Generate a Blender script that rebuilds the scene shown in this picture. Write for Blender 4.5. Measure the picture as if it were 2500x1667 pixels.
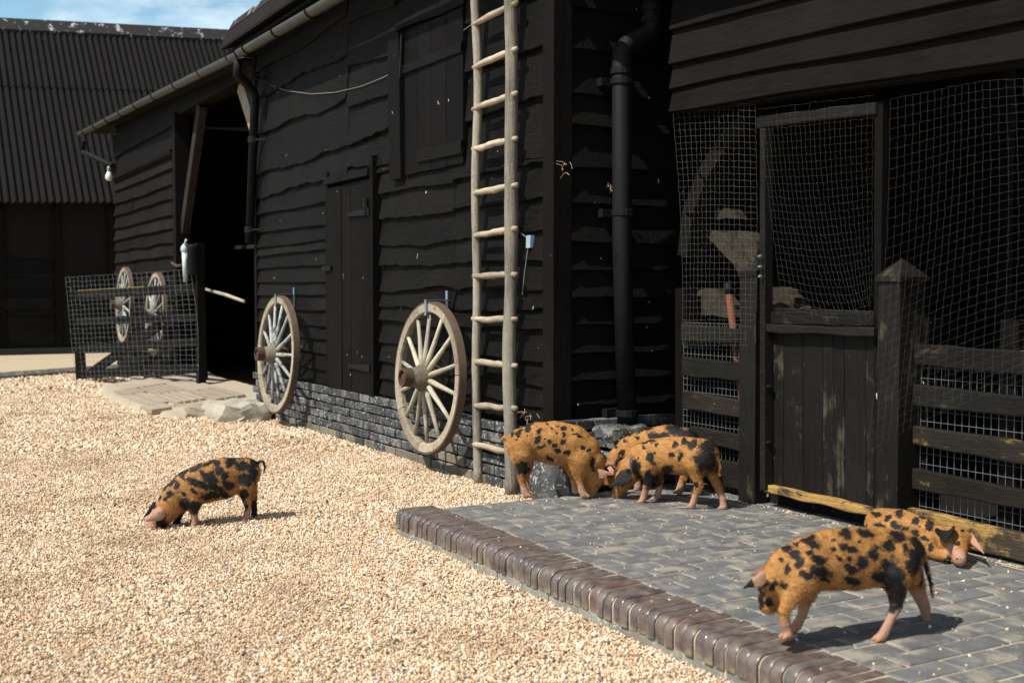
import bpy, math, random
import numpy as np
from mathutils import Vector
rng = np.random.default_rng(7)
random.seed(7)
scene = bpy.context.scene
for o in list(bpy.data.objects): bpy.data.objects.remove(o)

# ------------------------------------------------------------------ camera
CAMZ = 1.32                      # eye height above the gravel
FPX, CX, CY, HOR = 2820.0, 1250.0, 833.5, 714.0
PITCH = math.atan((CY - HOR) / FPX)
TH = math.radians(29.3)          # angle between the view and the barn wall
cam_d = bpy.data.cameras.new('camera'); cam = bpy.data.objects.new('camera', cam_d)
scene.collection.objects.link(cam); scene.camera = cam
cam.location = (0, 0, CAMZ)
cam_d.sensor_width = 36.0; cam_d.lens = FPX / 2500 * 36.0
cam_d.clip_start = 0.05; cam_d.clip_end = 3000
_fw = Vector((-math.cos(TH), math.sin(TH), 0)); _rt = Vector((math.sin(TH), math.cos(TH), 0)); _up = Vector((0, 0, 1))
_F = _fw * math.cos(PITCH) - _up * math.sin(PITCH); _U = _up * math.cos(PITCH) + _fw * math.sin(PITCH)
cam.rotation_euler = _F.to_track_quat('-Z', 'Y').to_euler()
cam_d.dof.use_dof = True; cam_d.dof.focus_distance = 6.9; cam_d.dof.aperture_fstop = 3.2

# ------------------------------------------------------------------ sky and sun
SUN_EL = math.radians(52)
SUN_DIR = Vector((0.09, -1.0, 0)).normalized() * math.cos(SUN_EL) + Vector((0, 0, math.sin(SUN_EL)))   # towards the sun
world = bpy.data.worlds.new('World'); scene.world = world; world.use_nodes = True
wn = world.node_tree; wn.nodes.clear()
w_out = wn.nodes.new('ShaderNodeOutputWorld'); w_bg = wn.nodes.new('ShaderNodeBackground')
w_sky = wn.nodes.new('ShaderNodeTexSky'); w_sky.sky_type = 'NISHITA'; w_sky.sun_disc = False
w_sky.sun_elevation = SUN_EL; w_sky.sun_rotation = math.atan2(SUN_DIR.x, SUN_DIR.y)
w_sky.air_density = 1.0; w_sky.dust_density = 1.2; w_sky.ozone_density = 1.2
w_tc = wn.nodes.new('ShaderNodeTexCoord'); w_map = wn.nodes.new('ShaderNodeMapping'); w_map.inputs['Scale'].default_value = (4.0, 4.0, 11.0)
w_map.inputs['Location'].default_value = (0.35, 0.2, 0.1)
w_noise = wn.nodes.new('ShaderNodeTexNoise'); w_noise.inputs['Scale'].default_value = 1.6; w_noise.inputs['Detail'].default_value = 7
w_ramp = wn.nodes.new('ShaderNodeValToRGB'); w_ramp.color_ramp.elements[0].position = 0.46; w_ramp.color_ramp.elements[1].position = 0.68
w_mix = wn.nodes.new('ShaderNodeMixRGB'); w_mix.inputs['Color2'].default_value = (17.0, 18.0, 19.0, 1)
wn.links.new(w_tc.outputs['Generated'], w_map.inputs['Vector']); wn.links.new(w_map.outputs['Vector'], w_noise.inputs['Vector'])
wn.links.new(w_noise.outputs['Fac'], w_ramp.inputs['Fac']); wn.links.new(w_ramp.outputs['Color'], w_mix.inputs['Fac'])
w_sep = wn.nodes.new('ShaderNodeSeparateXYZ'); wn.links.new(w_tc.outputs['Generated'], w_sep.inputs[0])
w_hz = wn.nodes.new('ShaderNodeMapRange'); w_hz.inputs['From Min'].default_value = 0.0; w_hz.inputs['From Max'].default_value = 0.36; w_hz.inputs['To Min'].default_value = 0.9; w_hz.inputs['To Max'].default_value = 0.0
wn.links.new(w_sep.outputs['Z'], w_hz.inputs['Value'])
w_mh = wn.nodes.new('ShaderNodeMixRGB'); w_mh.inputs['Color2'].default_value = (9.5, 18.5, 24.0, 1); wn.links.new(w_hz.outputs['Result'], w_mh.inputs['Fac'])
wn.links.new(w_sky.outputs['Color'], w_mh.inputs['Color1']); wn.links.new(w_mh.outputs['Color'], w_mix.inputs['Color1']); wn.links.new(w_mix.outputs['Color'], w_bg.inputs['Color'])
w_bg.inputs['Strength'].default_value = 0.052
wn.links.new(w_bg.outputs['Background'], w_out.inputs['Surface'])
sun_d = bpy.data.lights.new('sun', 'SUN'); sun_d.energy = 5.0; sun_d.angle = math.radians(0.53); sun_d.color = (1.0, 0.945, 0.86)
sun = bpy.data.objects.new('sun', sun_d); scene.collection.objects.link(sun)
sun.rotation_euler = (-SUN_DIR).to_track_quat('-Z', 'Y').to_euler(); sun.location = (0, -20, 30)
vs = scene.view_settings; vs.view_transform = 'Standard'; vs.look = 'None'; vs.exposure = 0.42; vs.gamma = 1.0; vs.use_curve_mapping = False
scene.render.engine = 'CYCLES'

# ------------------------------------------------------------------ photo pixel -> ray -> point on a real plane
nF, nU, nR = np.array(_F), np.array(_U), np.array(_rt)
def ray(px, py): return nF + nR * ((px - CX) / FPX) - nU * ((py - CY) / FPX)
C0 = np.array([0, 0, CAMZ])
def onX(px, py, X): d = ray(px, py); return C0 + d * (X / d[0])
def onY(px, py, Y): d = ray(px, py); return C0 + d * (Y / d[1])
def onZ(px, py, z): d = ray(px, py); return C0 + d * ((z - CAMZ) / d[2])

# ------------------------------------------------------------------ materials
class NT:
    def __init__(s, name):
        s.m = bpy.data.materials.new(name); s.m.use_nodes = True; s.t = s.m.node_tree
        s.b = s.t.nodes['Principled BSDF']
    def n(s, typ, **kw):
        nd = s.t.nodes.new(typ)
        for k, v in kw.items():
            if hasattr(nd, k): setattr(nd, k, v)
            else: nd.inputs[k].default_value = v
        return nd
    def l(s, a, b): s.t.links.new(a, b)
    def coords(s, scale=(1, 1, 1), rand=True, kind='Object'):
        tc = s.n('ShaderNodeTexCoord'); mp = s.n('ShaderNodeMapping'); mp.inputs['Scale'].default_value = scale
        s.l(tc.outputs[kind], mp.inputs['Vector'])
        if rand:
            oi = s.n('ShaderNodeObjectInfo'); mu = s.n('ShaderNodeMath', operation='MULTIPLY'); mu.inputs[1].default_value = 57.0
            s.l(oi.outputs['Random'], mu.inputs[0])
            cb = s.n('ShaderNodeCombineXYZ'); s.l(mu.outputs[0], cb.inputs[0]); s.l(mu.outputs[0], cb.inputs[1]); s.l(mu.outputs[0], cb.inputs[2])
            s.l(cb.outputs[0], mp.inputs['Location'])
        return mp.outputs['Vector']
    def noise(s, vec, scale, detail=4, rough=0.55, dist=0.0):
        nd = s.n('ShaderNodeTexNoise'); nd.inputs['Scale'].default_value = scale; nd.inputs['Detail'].default_value = detail
        nd.inputs['Roughness'].default_value = rough; nd.inputs['Distortion'].default_value = dist
        s.l(vec, nd.inputs['Vector']); return nd.outputs['Fac']
    def ramp(s, fac, stops):
        r = s.n('ShaderNodeValToRGB'); e = r.color_ramp.elements
        while len(e) < len(stops): e.new(0.5)
        for i, (p, c) in enumerate(stops):
            e[i].position = p; e[i].color = (c, c, c, 1) if not hasattr(c, '__len__') else (*c, 1)
        s.l(fac, r.inputs['Fac']); return r.outputs['Color']
    def mix(s, fac, a, b, mode='MIX'):
        m = s.n('ShaderNodeMixRGB'); m.blend_type = mode
        for k, v in (('Fac', fac), ('Color1', a), ('Color2', b)):
            if hasattr(v, 'is_linked'): s.l(v, m.inputs[k])
            else: m.inputs[k].default_value = v if not hasattr(v, '__len__') else (*v, 1)
        return m.outputs['Color']
    def bump(s, h, strength=0.5, dist=0.01, prev=None):
        b = s.n('ShaderNodeBump'); b.inputs['Strength'].default_value = strength; b.inputs['Distance'].default_value = dist
        s.l(h, b.inputs['Height'])
        if prev is not None: s.l(prev, b.inputs['Normal'])
        s.l(b.outputs['Normal'], s.b.inputs['Normal']); return b.outputs['Normal']
    def rnd(s):
        return s.n('ShaderNodeObjectInfo').outputs['Random']
    def math(s, op, a, b=None):
        m = s.n('ShaderNodeMath', operation=op)
        for i, v in enumerate((a, b)):
            if v is None: continue
            if hasattr(v, 'is_linked'): s.l(v, m.inputs[i])
            else: m.inputs[i].default_value = v
        return m.outputs[0]
    def fin(s, col=None, rough=0.7, spec=0.3, metal=0.0):
        if col is not None:
            if hasattr(col, 'is_linked'): s.l(col, s.b.inputs['Base Color'])
            else: s.b.inputs['Base Color'].default_value = (*col, 1)
        if hasattr(rough, 'is_linked'): s.l(rough, s.b.inputs['Roughness'])
        else: s.b.inputs['Roughness'].default_value = rough
        s.b.inputs['Specular IOR Level'].default_value = spec; s.b.inputs['Metallic'].default_value = metal
        return s.m

def wood(name, dark, light, grain=(1, 14, 14), bump=0.5, spec=0.25, rough=0.65, fleck=0.0, worn=None, wornpos=0.6, wornscale=3.0):
    t = NT(name); v = t.coords(grain); v0 = t.coords((1, 1, 1))
    g = t.noise(v, 5.0, 8, 0.65, 0.3); big = t.noise(v0, 1.7, 4)
    c = t.ramp(g, [(0.3, dark), (0.75, light)])
    c = t.mix(t.ramp(big, [(0.35, 0.0), (0.75, 0.5)]), c, tuple(x * 1.6 for x in light))
    oi = t.rnd(); c = t.mix(0.55, c, t.ramp(oi, [(0, 0.55), (1, 1.3)]), 'MULTIPLY')
    if worn is not None:
        w = t.noise(v0, wornscale, 9, 0.7, 0.4); w2 = t.noise(v, 3.0, 6, 0.7)
        fac = t.ramp(t.math('ADD', t.math('MULTIPLY', w, 0.7), t.math('MULTIPLY', w2, 0.3)), [(wornpos - 0.03, 0.0), (wornpos + 0.05, 1.0)])
        c = t.mix(fac, c, t.mix(g, tuple(x * 0.5 for x in worn), worn))
    if fleck:
        vo = t.n('ShaderNodeTexNoise'); vo.inputs['Scale'].default_value = 26.0; vo.inputs['Detail'].default_value = 2
        t.l(t.coords((1.0, 1.0, 0.45)), vo.inputs['Vector'])
        c = t.mix(t.ramp(vo.outputs['Fac'], [(0.795 - fleck, 0.0), (0.81 - fleck, 1.0)]), c, (0.5, 0.5, 0.46))
    gb = t.noise(v, 9.0, 8, 0.7); nb = t.bump(gb, bump, 0.008); t.bump(t.noise(v0, 11.0, 8, 0.75), bump * 0.9, 0.014, nb)
    return t.fin(c, rough, spec)

M = {}
M['tar'] = wood('black_tarred_boards', (0.0008, 0.0007, 0.0007), (0.0085, 0.0074, 0.0066), (1.2, 12, 12), 1.0, 0.09, 0.55, fleck=0.035)
M['tar_v'] = wood('black_tarred_planks', (0.0024, 0.0021, 0.002), (0.0068, 0.0057, 0.0053), (14, 14, 1.0), 0.7, 0.07, 0.6, fleck=0.035)
M['tar_brown'] = wood('brown_black_boards', (0.0036, 0.0033, 0.0031), (0.0105, 0.0089, 0.008), (1.2, 12, 12), 0.8, 0.07, 0.7)
M['timber'] = wood('dark_oak_timber', (0.008, 0.0065, 0.005), (0.026, 0.020, 0.015), (3, 3, 3), 0.4, 0.2, 0.75)
M['fence'] = wood('weathered_black_rails', (0.0035, 0.0033, 0.003), (0.0115, 0.0102, 0.0088), (1.2, 14, 14), 0.7, 0.15, 0.7, worn=(0.09, 0.075, 0.052), wornpos=0.6)
M['fence_low'] = wood('chewed_rails', (0.005, 0.0043, 0.0036), (0.021, 0.0172, 0.013), (1.2, 12, 12), 0.9, 0.15, 0.75, worn=(0.40, 0.245, 0.085), wornpos=0.61, wornscale=5.0)
M['fence_raw'] = wood('bare_chewed_timber', (0.018, 0.015, 0.012), (0.07, 0.055, 0.04), (1.2, 12, 12), 1.0, 0.15, 0.75, worn=(0.52, 0.32, 0.10), wornpos=0.465, wornscale=5.0)
M['gate_v'] = wood('gate_planks', (0.004, 0.0036, 0.0033), (0.0115, 0.0100, 0.0085), (12, 12, 1.0), 0.6, 0.15, 0.6, worn=(0.085, 0.075, 0.052), wornpos=0.57, wornscale=2.5)
M['grey_wood'] = wood('silvery_grey_wood', (0.075, 0.066, 0.05), (0.40, 0.365, 0.29), (22, 22, 1.0), 1.2, 0.2, 0.8)
M['rung'] = wood('pale_rung_wood', (0.17, 0.135, 0.10), (0.42, 0.35, 0.26), (2, 9, 9), 0.8, 0.2, 0.8)
M['spoke'] = wood('weathered_spoke_wood', (0.20, 0.18, 0.14), (0.42, 0.38, 0.29), (4, 4, 4), 0.7, 0.25, 0.7, worn=(0.10, 0.09, 0.07), wornpos=0.62, wornscale=9)
M['spoke_blue'] = wood('spoke_wood_with_old_paint', (0.15, 0.16, 0.16), (0.40, 0.41, 0.40), (4, 4, 4), 0.7, 0.25, 0.7, worn=(0.07, 0.055, 0.04), wornpos=0.53, wornscale=9)
M['felloe'] = wood('felloe_wood', (0.14, 0.12, 0.085), (0.34, 0.295, 0.215), (5, 5, 5), 0.7, 0.25, 0.75, worn=(0.10, 0.06, 0.035), wornpos=0.58, wornscale=6)
M['nave'] = wood('nave_wood', (0.05, 0.045, 0.035), (0.20, 0.17, 0.12), (3, 12, 12), 0.9, 0.2, 0.8)

def simple(name, col, rough=0.6, spec=0.3, metal=0.0, var=0.4, scale=8.0, bump=0.25):
    t = NT(name); v = t.coords()
    n = t.noise(v, scale, 6, 0.6)
    c = t.mix(n, tuple(x * (1 - var) for x in col), tuple(min(1, x * (1 + var)) for x in col))
    t.bump(t.noise(v, scale * 5, 5), bump, 0.004)
    return t.fin(c, rough, spec, metal)
M['pipe'] = simple('black_painted_iron', (0.0075, 0.0075, 0.008), 0.65, 0.15, var=0.3)
M['gutter'] = simple('weathered_grey_gutter', (0.06, 0.064, 0.06), 0.5, 0.35, var=0.5)
M['rust'] = simple('rusty_iron', (0.075, 0.045, 0.03), 0.8, 0.2, var=0.6, scale=25)
M['tyre'] = simple('rust_brown_iron_tyre', (0.095, 0.068, 0.048), 0.75, 0.25, var=0.5, scale=12)
M['steel'] = simple('galvanised_bracket', (0.22, 0.28, 0.32), 0.45, 0.5, 0.4)
M['wire'] = simple('galvanised_wire', (0.17, 0.185, 0.19), 0.5, 0.4, 0.4)
M['net'] = simple('grey_netting', (0.17, 0.17, 0.155), 0.6, 0.2)
M['netgrey'] = simple('dull_netting', (0.085, 0.085, 0.08), 0.6, 0.2)
M['cable'] = simple('pale_cable', (0.20, 0.19, 0.17), 0.6, 0.3)
M['blue'] = simple('pale_blue_plastic', (0.26, 0.36, 0.40), 0.4, 0.4, var=0.15)
M['paleblue'] = simple('pale_blue_painted_metal', (0.42, 0.52, 0.54), 0.4, 0.4, var=0.2)
M['redtool'] = simple('red_painted_handle', (0.12, 0.046, 0.028), 0.7, 0.15, var=0.4)
M['straw'] = simple('straw', (0.42, 0.33, 0.19), 0.7, 0.2, var=0.4)
M['enamel'] = simple('green_grey_tub', (0.20, 0.22, 0.16), 0.4, 0.4)
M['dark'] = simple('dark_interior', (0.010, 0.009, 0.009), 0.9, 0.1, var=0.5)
M['glass'] = simple('bulb_glass', (0.75, 0.72, 0.62), 0.08, 0.6, var=0.05)
M['moss'] = simple('yellow_lichen', (0.17, 0.15, 0.025), 0.9, 0.1, var=0.5, scale=40)
M['silt'] = simple('pale_dry_mud', (0.36, 0.30, 0.21), 0.9, 0.1, var=0.35, scale=14)

def stone_mat(name, base, var, worn=None, wp=0.55, scale=7.0, rough=0.75, spec=0.3, fleck=None, bump=0.6, randv=0.35):
    t = NT(name); v = t.coords()
    n = t.noise(v, scale, 8, 0.65); c = t.mix(n, tuple(x * (1 - var) for x in base), tuple(x * (1 + var) for x in base))
    c = t.mix(0.7, c, t.ramp(t.rnd(), [(0, 1 - randv), (1, 1 + randv * 0.6)]), 'MULTIPLY')
    if worn is not None:
        w = t.noise(v, scale * 0.5, 9, 0.7, 0.3); c = t.mix(t.ramp(w, [(wp, 0.0), (wp + 0.12, 1.0)]), c, worn)
    if fleck is not None:
        k = t.noise(v, 55.0, 3, 0.6); k2 = t.noise(v, 6.0, 3)
        kk = t.math('ADD', t.math('MULTIPLY', k, 0.75), t.math('MULTIPLY', k2, 0.25))
        c = t.mix(t.ramp(kk, [(0.575, 0.0), (0.62, 1.0)]), c, fleck)
    nb = t.bump(t.noise(v, scale * 6, 8, 0.7), bump, 0.004); t.bump(t.noise(v, scale, 5), bump, 0.012, nb)
    return t.fin(c, rough, spec)
M['plinth'] = stone_mat('black_painted_brick', (0.042, 0.044, 0.046), 0.45, worn=(0.15, 0.148, 0.14), wp=0.50, scale=9, fleck=(0.36, 0.37, 0.37))
M['plinth_low'] = stone_mat('bare_buff_brick', (0.17, 0.15, 0.115), 0.4, worn=(0.06, 0.06, 0.057), wp=0.5, scale=6)
M['mortar_dark'] = stone_mat('dark_joint', (0.035, 0.033, 0.03), 0.5)
M['paver'] = stone_mat('blue_grey_paver', (0.132, 0.136, 0.138), 0.6, worn=(0.27, 0.25, 0.205), wp=0.50, scale=11, rough=0.5, spec=0.35, bump=0.5, randv=0.2)
M['mortar'] = stone_mat('sandy_joint', (0.50, 0.42, 0.30), 0.3, scale=14)
def bull_mat():
    t = NT('purple_glazed_edging_brick'); v = t.coords()
    r = t.rnd(); c0 = t.ramp(r, [(0.0, (0.060, 0.040, 0.044)), (0.35, (0.072, 0.044, 0.045)), (0.6, (0.064, 0.058, 0.060)), (0.8, (0.092, 0.050, 0.044)), (1.0, (0.052, 0.048, 0.054))])
    n = t.noise(v, 16, 7, 0.65); c = t.mix(t.ramp(n, [(0.35, 0.0), (0.75, 0.85)]), c0, (0.19, 0.165, 0.135))
    ge = t.n('ShaderNodeNewGeometry'); sp = t.n('ShaderNodeSeparateXYZ'); t.l(ge.outputs['Position'], sp.inputs[0])
    low = t.ramp(t.math('ADD', t.math('MULTIPLY', sp.outputs['Z'], -9.0), t.math('MULTIPLY', n, 0.55)), [(-0.05 + 0.0, 0.0), (0.02, 0.0)])
    dust = t.ramp(t.math('SUBTRACT', t.math('MULTIPLY', n, 0.12), sp.outputs['Z']), [(0.0, 0.0), (0.03, 0.75)])
    c = t.mix(dust, c, (0.27, 0.22, 0.145))
    t.bump(t.noise(v, 60, 6), 0.25, 0.003)
    return t.fin(c, t.ramp(n, [(0.3, 0.22), (0.75, 0.55)]), 0.55)
M['bull'] = bull_mat()
M['kerb_base'] = stone_mat('grey_kerb_course', (0.21, 0.205, 0.175), 0.35, worn=(0.32, 0.29, 0.22), wp=0.5, scale=5, fleck=(0.45, 0.44, 0.40))
M['concrete'] = stone_mat('worn_concrete', (0.40, 0.345, 0.26), 0.25, worn=(0.27, 0.225, 0.16), wp=0.55, scale=4)
M['flag'] = stone_mat('worn_stone_flag', (0.30, 0.25, 0.19), 0.3, worn=(0.22, 0.21, 0.20), wp=0.55, scale=5)
M['boulder'] = stone_mat('pale_concrete_block', (0.44, 0.41, 0.33), 0.25, worn=(0.28, 0.25, 0.17), wp=0.55, scale=4)
M['daub'] = stone_mat('rough_daub', (0.030, 0.024, 0.015), 0.7, worn=(0.008, 0.007, 0.006), wp=0.5, scale=22, bump=1.0)
M['roofsheet'] = stone_mat('dark_corrugated_sheet', (0.0105, 0.0094, 0.009), 0.4, scale=3, rough=0.85, spec=0.08, bump=0.3)
def drop_mat():
    t = NT('ridge_with_droppings'); v = t.coords((1, 1.0, 0.35)); n = t.noise(v, 5.5, 7, 0.7)
    c = t.mix(t.ramp(n, [(0.565, 0.0), (0.64, 1.0)]), (0.018, 0.016, 0.0155), (0.34, 0.36, 0.38))
    return t.fin(c, 0.8, 0.2)
M['ridge'] = drop_mat()

PEB = [(0.0, (0.76, 0.63, 0.47)), (0.16, (0.63, 0.44, 0.265)), (0.3, (0.77, 0.675, 0.54)), (0.43, (0.52, 0.33, 0.175)), (0.55, (0.71, 0.555, 0.38)),
       (0.7, (0.81, 0.745, 0.64)), (0.80, (0.35, 0.245, 0.155)), (0.90, (0.65, 0.44, 0.25)), (0.96, (0.22, 0.165, 0.12)), (1.0, (0.08, 0.068, 0.058))]
def gravel_mats():
    t = NT('loose_pebble'); r = t.rnd(); c = t.ramp(r, PEB); v = t.coords()
    ge = t.n('ShaderNodeNewGeometry'); wp = ge.outputs['Position']
    c = t.mix(t.ramp(t.noise(wp, 1.1, 6, 0.65), [(0.48, 0.0), (0.72, 0.75)]), c, (0.34, 0.235, 0.13))
    c = t.mix(0.5, c, t.ramp(t.noise(wp, 9.0, 4, 0.6), [(0.3, 0.62), (0.65, 1.1)]), 'MULTIPLY')
    t.fin(c, 0.65, 0.3)
    g = NT('gravel_bed'); v = g.coords(rand=False)
    vo = g.n('ShaderNodeTexVoronoi'); vo.inputs['Scale'].default_value = 62.0; g.l(v, vo.inputs['Vector'])
    sp = g.n('ShaderNodeSeparateXYZ'); g.l(vo.outputs['Color'], sp.inputs[0])
    c = g.ramp(sp.outputs[0], PEB)
    c = g.mix(g.ramp(vo.outputs['Distance'], [(0.40, 0.0), (0.7, 0.85)]), c, (0.13, 0.095, 0.06))
    big = g.noise(v, 0.9, 5, 0.6); c = g.mix(g.ramp(big, [(0.45, 0.0), (0.75, 0.55)]), c, (0.36, 0.27, 0.17))
    b = g.n('ShaderNodeBump'); b.invert = True; b.inputs['Strength'].default_value = 0.9; b.inputs['Distance'].default_value = 0.012
    g.l(vo.outputs['Distance'], b.inputs['Height']); g.l(b.outputs['Normal'], g.b.inputs['Normal'])
    g.fin(c, 0.8, 0.2)
    return t.m, g.m
M['pebble'], M['gravel'] = gravel_mats()
def path_mat():
    t = NT('compacted_sand_path'); v = t.coords((1, 1, 1), False)
    n = t.noise(v, 1.2, 6); n2 = t.noise(v, 40, 4)
    c = t.mix(n, (0.44, 0.36, 0.235), (0.36, 0.305, 0.215)); c = t.mix(0.4, c, t.ramp(n2, [(0.3, 0.6), (0.7, 1.2)]), 'MULTIPLY')
    t.bump(n2, 0.4, 0.01); return t.fin(c, 0.9, 0.2)
M['path'] = path_mat()
def pig_mat():
    t = NT('pig_coat')
    a = t.n('ShaderNodeAttribute', attribute_name='spot'); k = t.n('ShaderNodeAttribute', attribute_name='pink')
    v = t.coords((1, 1, 1), False); n = t.noise(v, 38, 7, 0.8); n2 = t.noise(t.coords((1, 1, 2.2), False), 26, 6, 0.7)
    f = t.math('ADD', a.outputs['Fac'], t.math('MULTIPLY', t.math('SUBTRACT', n, 0.5), 1.25))
    spot = t.ramp(f, [(0.40, 0.0), (0.60, 1.0)])
    coat = t.mix(t.ramp(n2, [(0.25, 0.0), (0.75, 1.0)]), (0.25, 0.104, 0.024), (0.53, 0.265, 0.078))
    pk = t.mix(n2, (0.36, 0.18, 0.115), (0.46, 0.275, 0.19))
    pf = t.ramp(t.math('ADD', k.outputs['Fac'], t.math('MULTIPLY', t.math('SUBTRACT', n, 0.5), 0.5)), [(0.3, 0.0), (0.7, 1.0)])
    c = t.mix(pf, coat, pk); tn = t.n('ShaderNodeAttribute', attribute_name='tone'); c = t.mix(1.0, c, tn.outputs['Color'], 'MULTIPLY'); c = t.mix(spot, c, (0.0085, 0.0078, 0.0078))
    pb = t.bump(t.noise(v, 16, 5, 0.6), 0.55, 0.03); t.bump(t.noise(v, 120, 6, 0.75), 0.8, 0.005, pb)
    t.b.inputs['Sheen Weight'].default_value = 0.0; t.b.inputs['Sheen Roughness'].default_value = 0.4
    return t.fin(c, 0.6, 0.3)
M['pig'] = pig_mat()

# ------------------------------------------------------------------ object helpers
COL = scene.collection
def add(name, verts, faces, mat, parent=None, smooth=False, loc=None):
    me = bpy.data.meshes.new(name); me.from_pydata([tuple(map(float, v)) for v in verts], [], faces); me.update()
    if smooth: me.shade_smooth()
    return add_mesh(name, me, mat, parent, loc)
def add_mesh(name, me, mat=None, parent=None, loc=None, rot=None, scl=None):
    o = bpy.data.objects.new(name, me); COL.objects.link(o)
    if mat is not None and not me.materials: me.materials.append(mat)
    if loc is not None: o.location = loc
    if rot is not None: o.rotation_euler = rot
    if scl is not None: o.scale = scl
    if parent is not None: attach(o, parent)
    return o
WLOC = {}
def wloc(o):
    p = Vector(o.location)
    while o.parent is not None: o = o.parent; p += Vector(o.location)
    return p
def attach(o, parent):
    o.location = Vector(o.location) - wloc(parent); o.parent = parent
def thing(name, label, cat, loc=(0, 0, 0), group=None, kind=None):
    o = bpy.data.objects.new(name, None); COL.objects.link(o); o.location = loc; o.empty_display_size = 0.1
    return tag(o, label, cat, group, kind)
def tag(o, label=None, cat=None, group=None, kind=None):
    for k, v in (('label', label), ('category', cat), ('group', group), ('kind', kind)):
        if v: o[k] = v
    return o
class MB:
    def __init__(s): s.v = []; s.f = []
    def quads(s, vs, fs):
        n = len(s.v); s.v += [tuple(map(float, p)) for p in vs]; s.f += [tuple(i + n for i in f) for f in fs]
    def box(s, lo, hi, j=0.0):
        x0, y0, z0 = lo; x1, y1, z1 = hi
        P = [(x, y, z) for z in (z0, z1) for y in (y0, y1) for x in (x0, x1)]
        if j: P = [tuple(c + random.uniform(-j, j) for c in p) for p in P]
        s.quads(P, [(0, 2, 3, 1), (4, 5, 7, 6), (0, 1, 5, 4), (2, 6, 7, 3), (0, 4, 6, 2), (1, 3, 7, 5)])
    def prism(s, pts_a, pts_b):     # two same-length rings
        n = len(pts_a); s.quads(list(pts_a) + list(pts_b), [tuple(range(n - 1, -1, -1)), tuple(range(n, 2 * n))] + [(i, (i + 1) % n, n + (i + 1) % n, n + i) for i in range(n)])
    def beam(s, a, b, w, h, up=(0, 0, 1), w2=None, h2=None):   # rectangular bar between two points
        a = Vector(a); b = Vector(b); d = (b - a).normalized(); up = Vector(up)
        if abs(d.dot(up)) > 0.95: up = Vector((0, 1, 0))
        sx = d.cross(up).normalized(); sy = sx.cross(d).normalized()
        w2 = w if w2 is None else w2; h2 = h if h2 is None else h2
        A = [a + sx * (i * w / 2) + sy * (k * h / 2) for i, k in ((-1, -1), (1, -1), (1, 1), (-1, 1))]
        B = [b + sx * (i * w2 / 2) + sy * (k * h2 / 2) for i, k in ((-1, -1), (1, -1), (1, 1), (-1, 1))]
        s.prism(A, B)
    def tube(s, pts, r, n=8, cap=True, wob=0.0):
        pts = [Vector(p) for p in pts]; N = len(pts); rings = []
        if not hasattr(r, '__len__'): r = [r] * N
        d0 = (pts[1] - pts[0]).normalized(); ref = Vector((0, 0, 1)) if abs(d0.z) < 0.9 else Vector((1, 0, 0))
        base = len(s.v)
        for i, p in enumerate(pts):
            d = (pts[min(i + 1, N - 1)] - pts[max(i - 1, 0)]).normalized()
            sx = d.cross(ref).normalized(); sy = sx.cross(d).normalized()
            for k in range(n):
                a = 2 * math.pi * k / n; rr = r[i] * (1 + (random.uniform(-wob, wob) if wob else 0))
                s.v.append(tuple(p + sx * (math.cos(a) * rr) + sy * (math.sin(a) * rr)))
        for i in range(N - 1):
            for k in range(n):
                a = base + i * n + k; b = base + i * n + (k + 1) % n; s.f.append((a, b, b + n, a + n))
        if cap:
            s.f.append(tuple(base + k for k in range(n - 1, -1, -1))); s.f.append(tuple(base + (N - 1) * n + k for k in range(n)))
    def lathe(s, prof, c, axis, n=20):   # prof: (along, radius)
        ax = Vector(axis).normalized(); ref = Vector((0, 0, 1)) if abs(ax.z) < 0.9 else Vector((1, 0, 0))
        sx = ax.cross(ref).normalized(); sy = sx.cross(ax).normalized(); base = len(s.v); c = Vector(c)
        for h, r in prof:
            for k in range(n):
                a = 2 * math.pi * k / n; s.v.append(tuple(c + ax * h + sx * (math.cos(a) * r) + sy * (math.sin(a) * r)))
        for i in range(len(prof) - 1):
            for k in range(n):
                a = base + i * n + k; b = base + i * n + (k + 1) % n; s.f.append((a, b, b + n, a + n))
        s.f.append(tuple(base + k for k in range(n - 1, -1, -1))); s.f.append(tuple(base + (len(prof) - 1) * n + k for k in range(n)))
    def build(s, name, mat, parent=None, smooth=False): return add(name, s.v, s.f, mat, parent, smooth)

def wave(seed, n=5, fmin=0.6, fmax=6.0):
    r = random.Random(seed); T = [(r.uniform(fmin, fmax), r.uniform(0, 6.28), r.uniform(0.4, 1.0)) for _ in range(n)]
    S = sum(t[2] / (0.5 + 0.25 * t[0]) for t in T) or 1
    return lambda x: sum(t[2] / (0.5 + 0.25 * t[0]) * math.sin(t[0] * x + t[1]) for t in T) / S * 1.8

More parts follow.
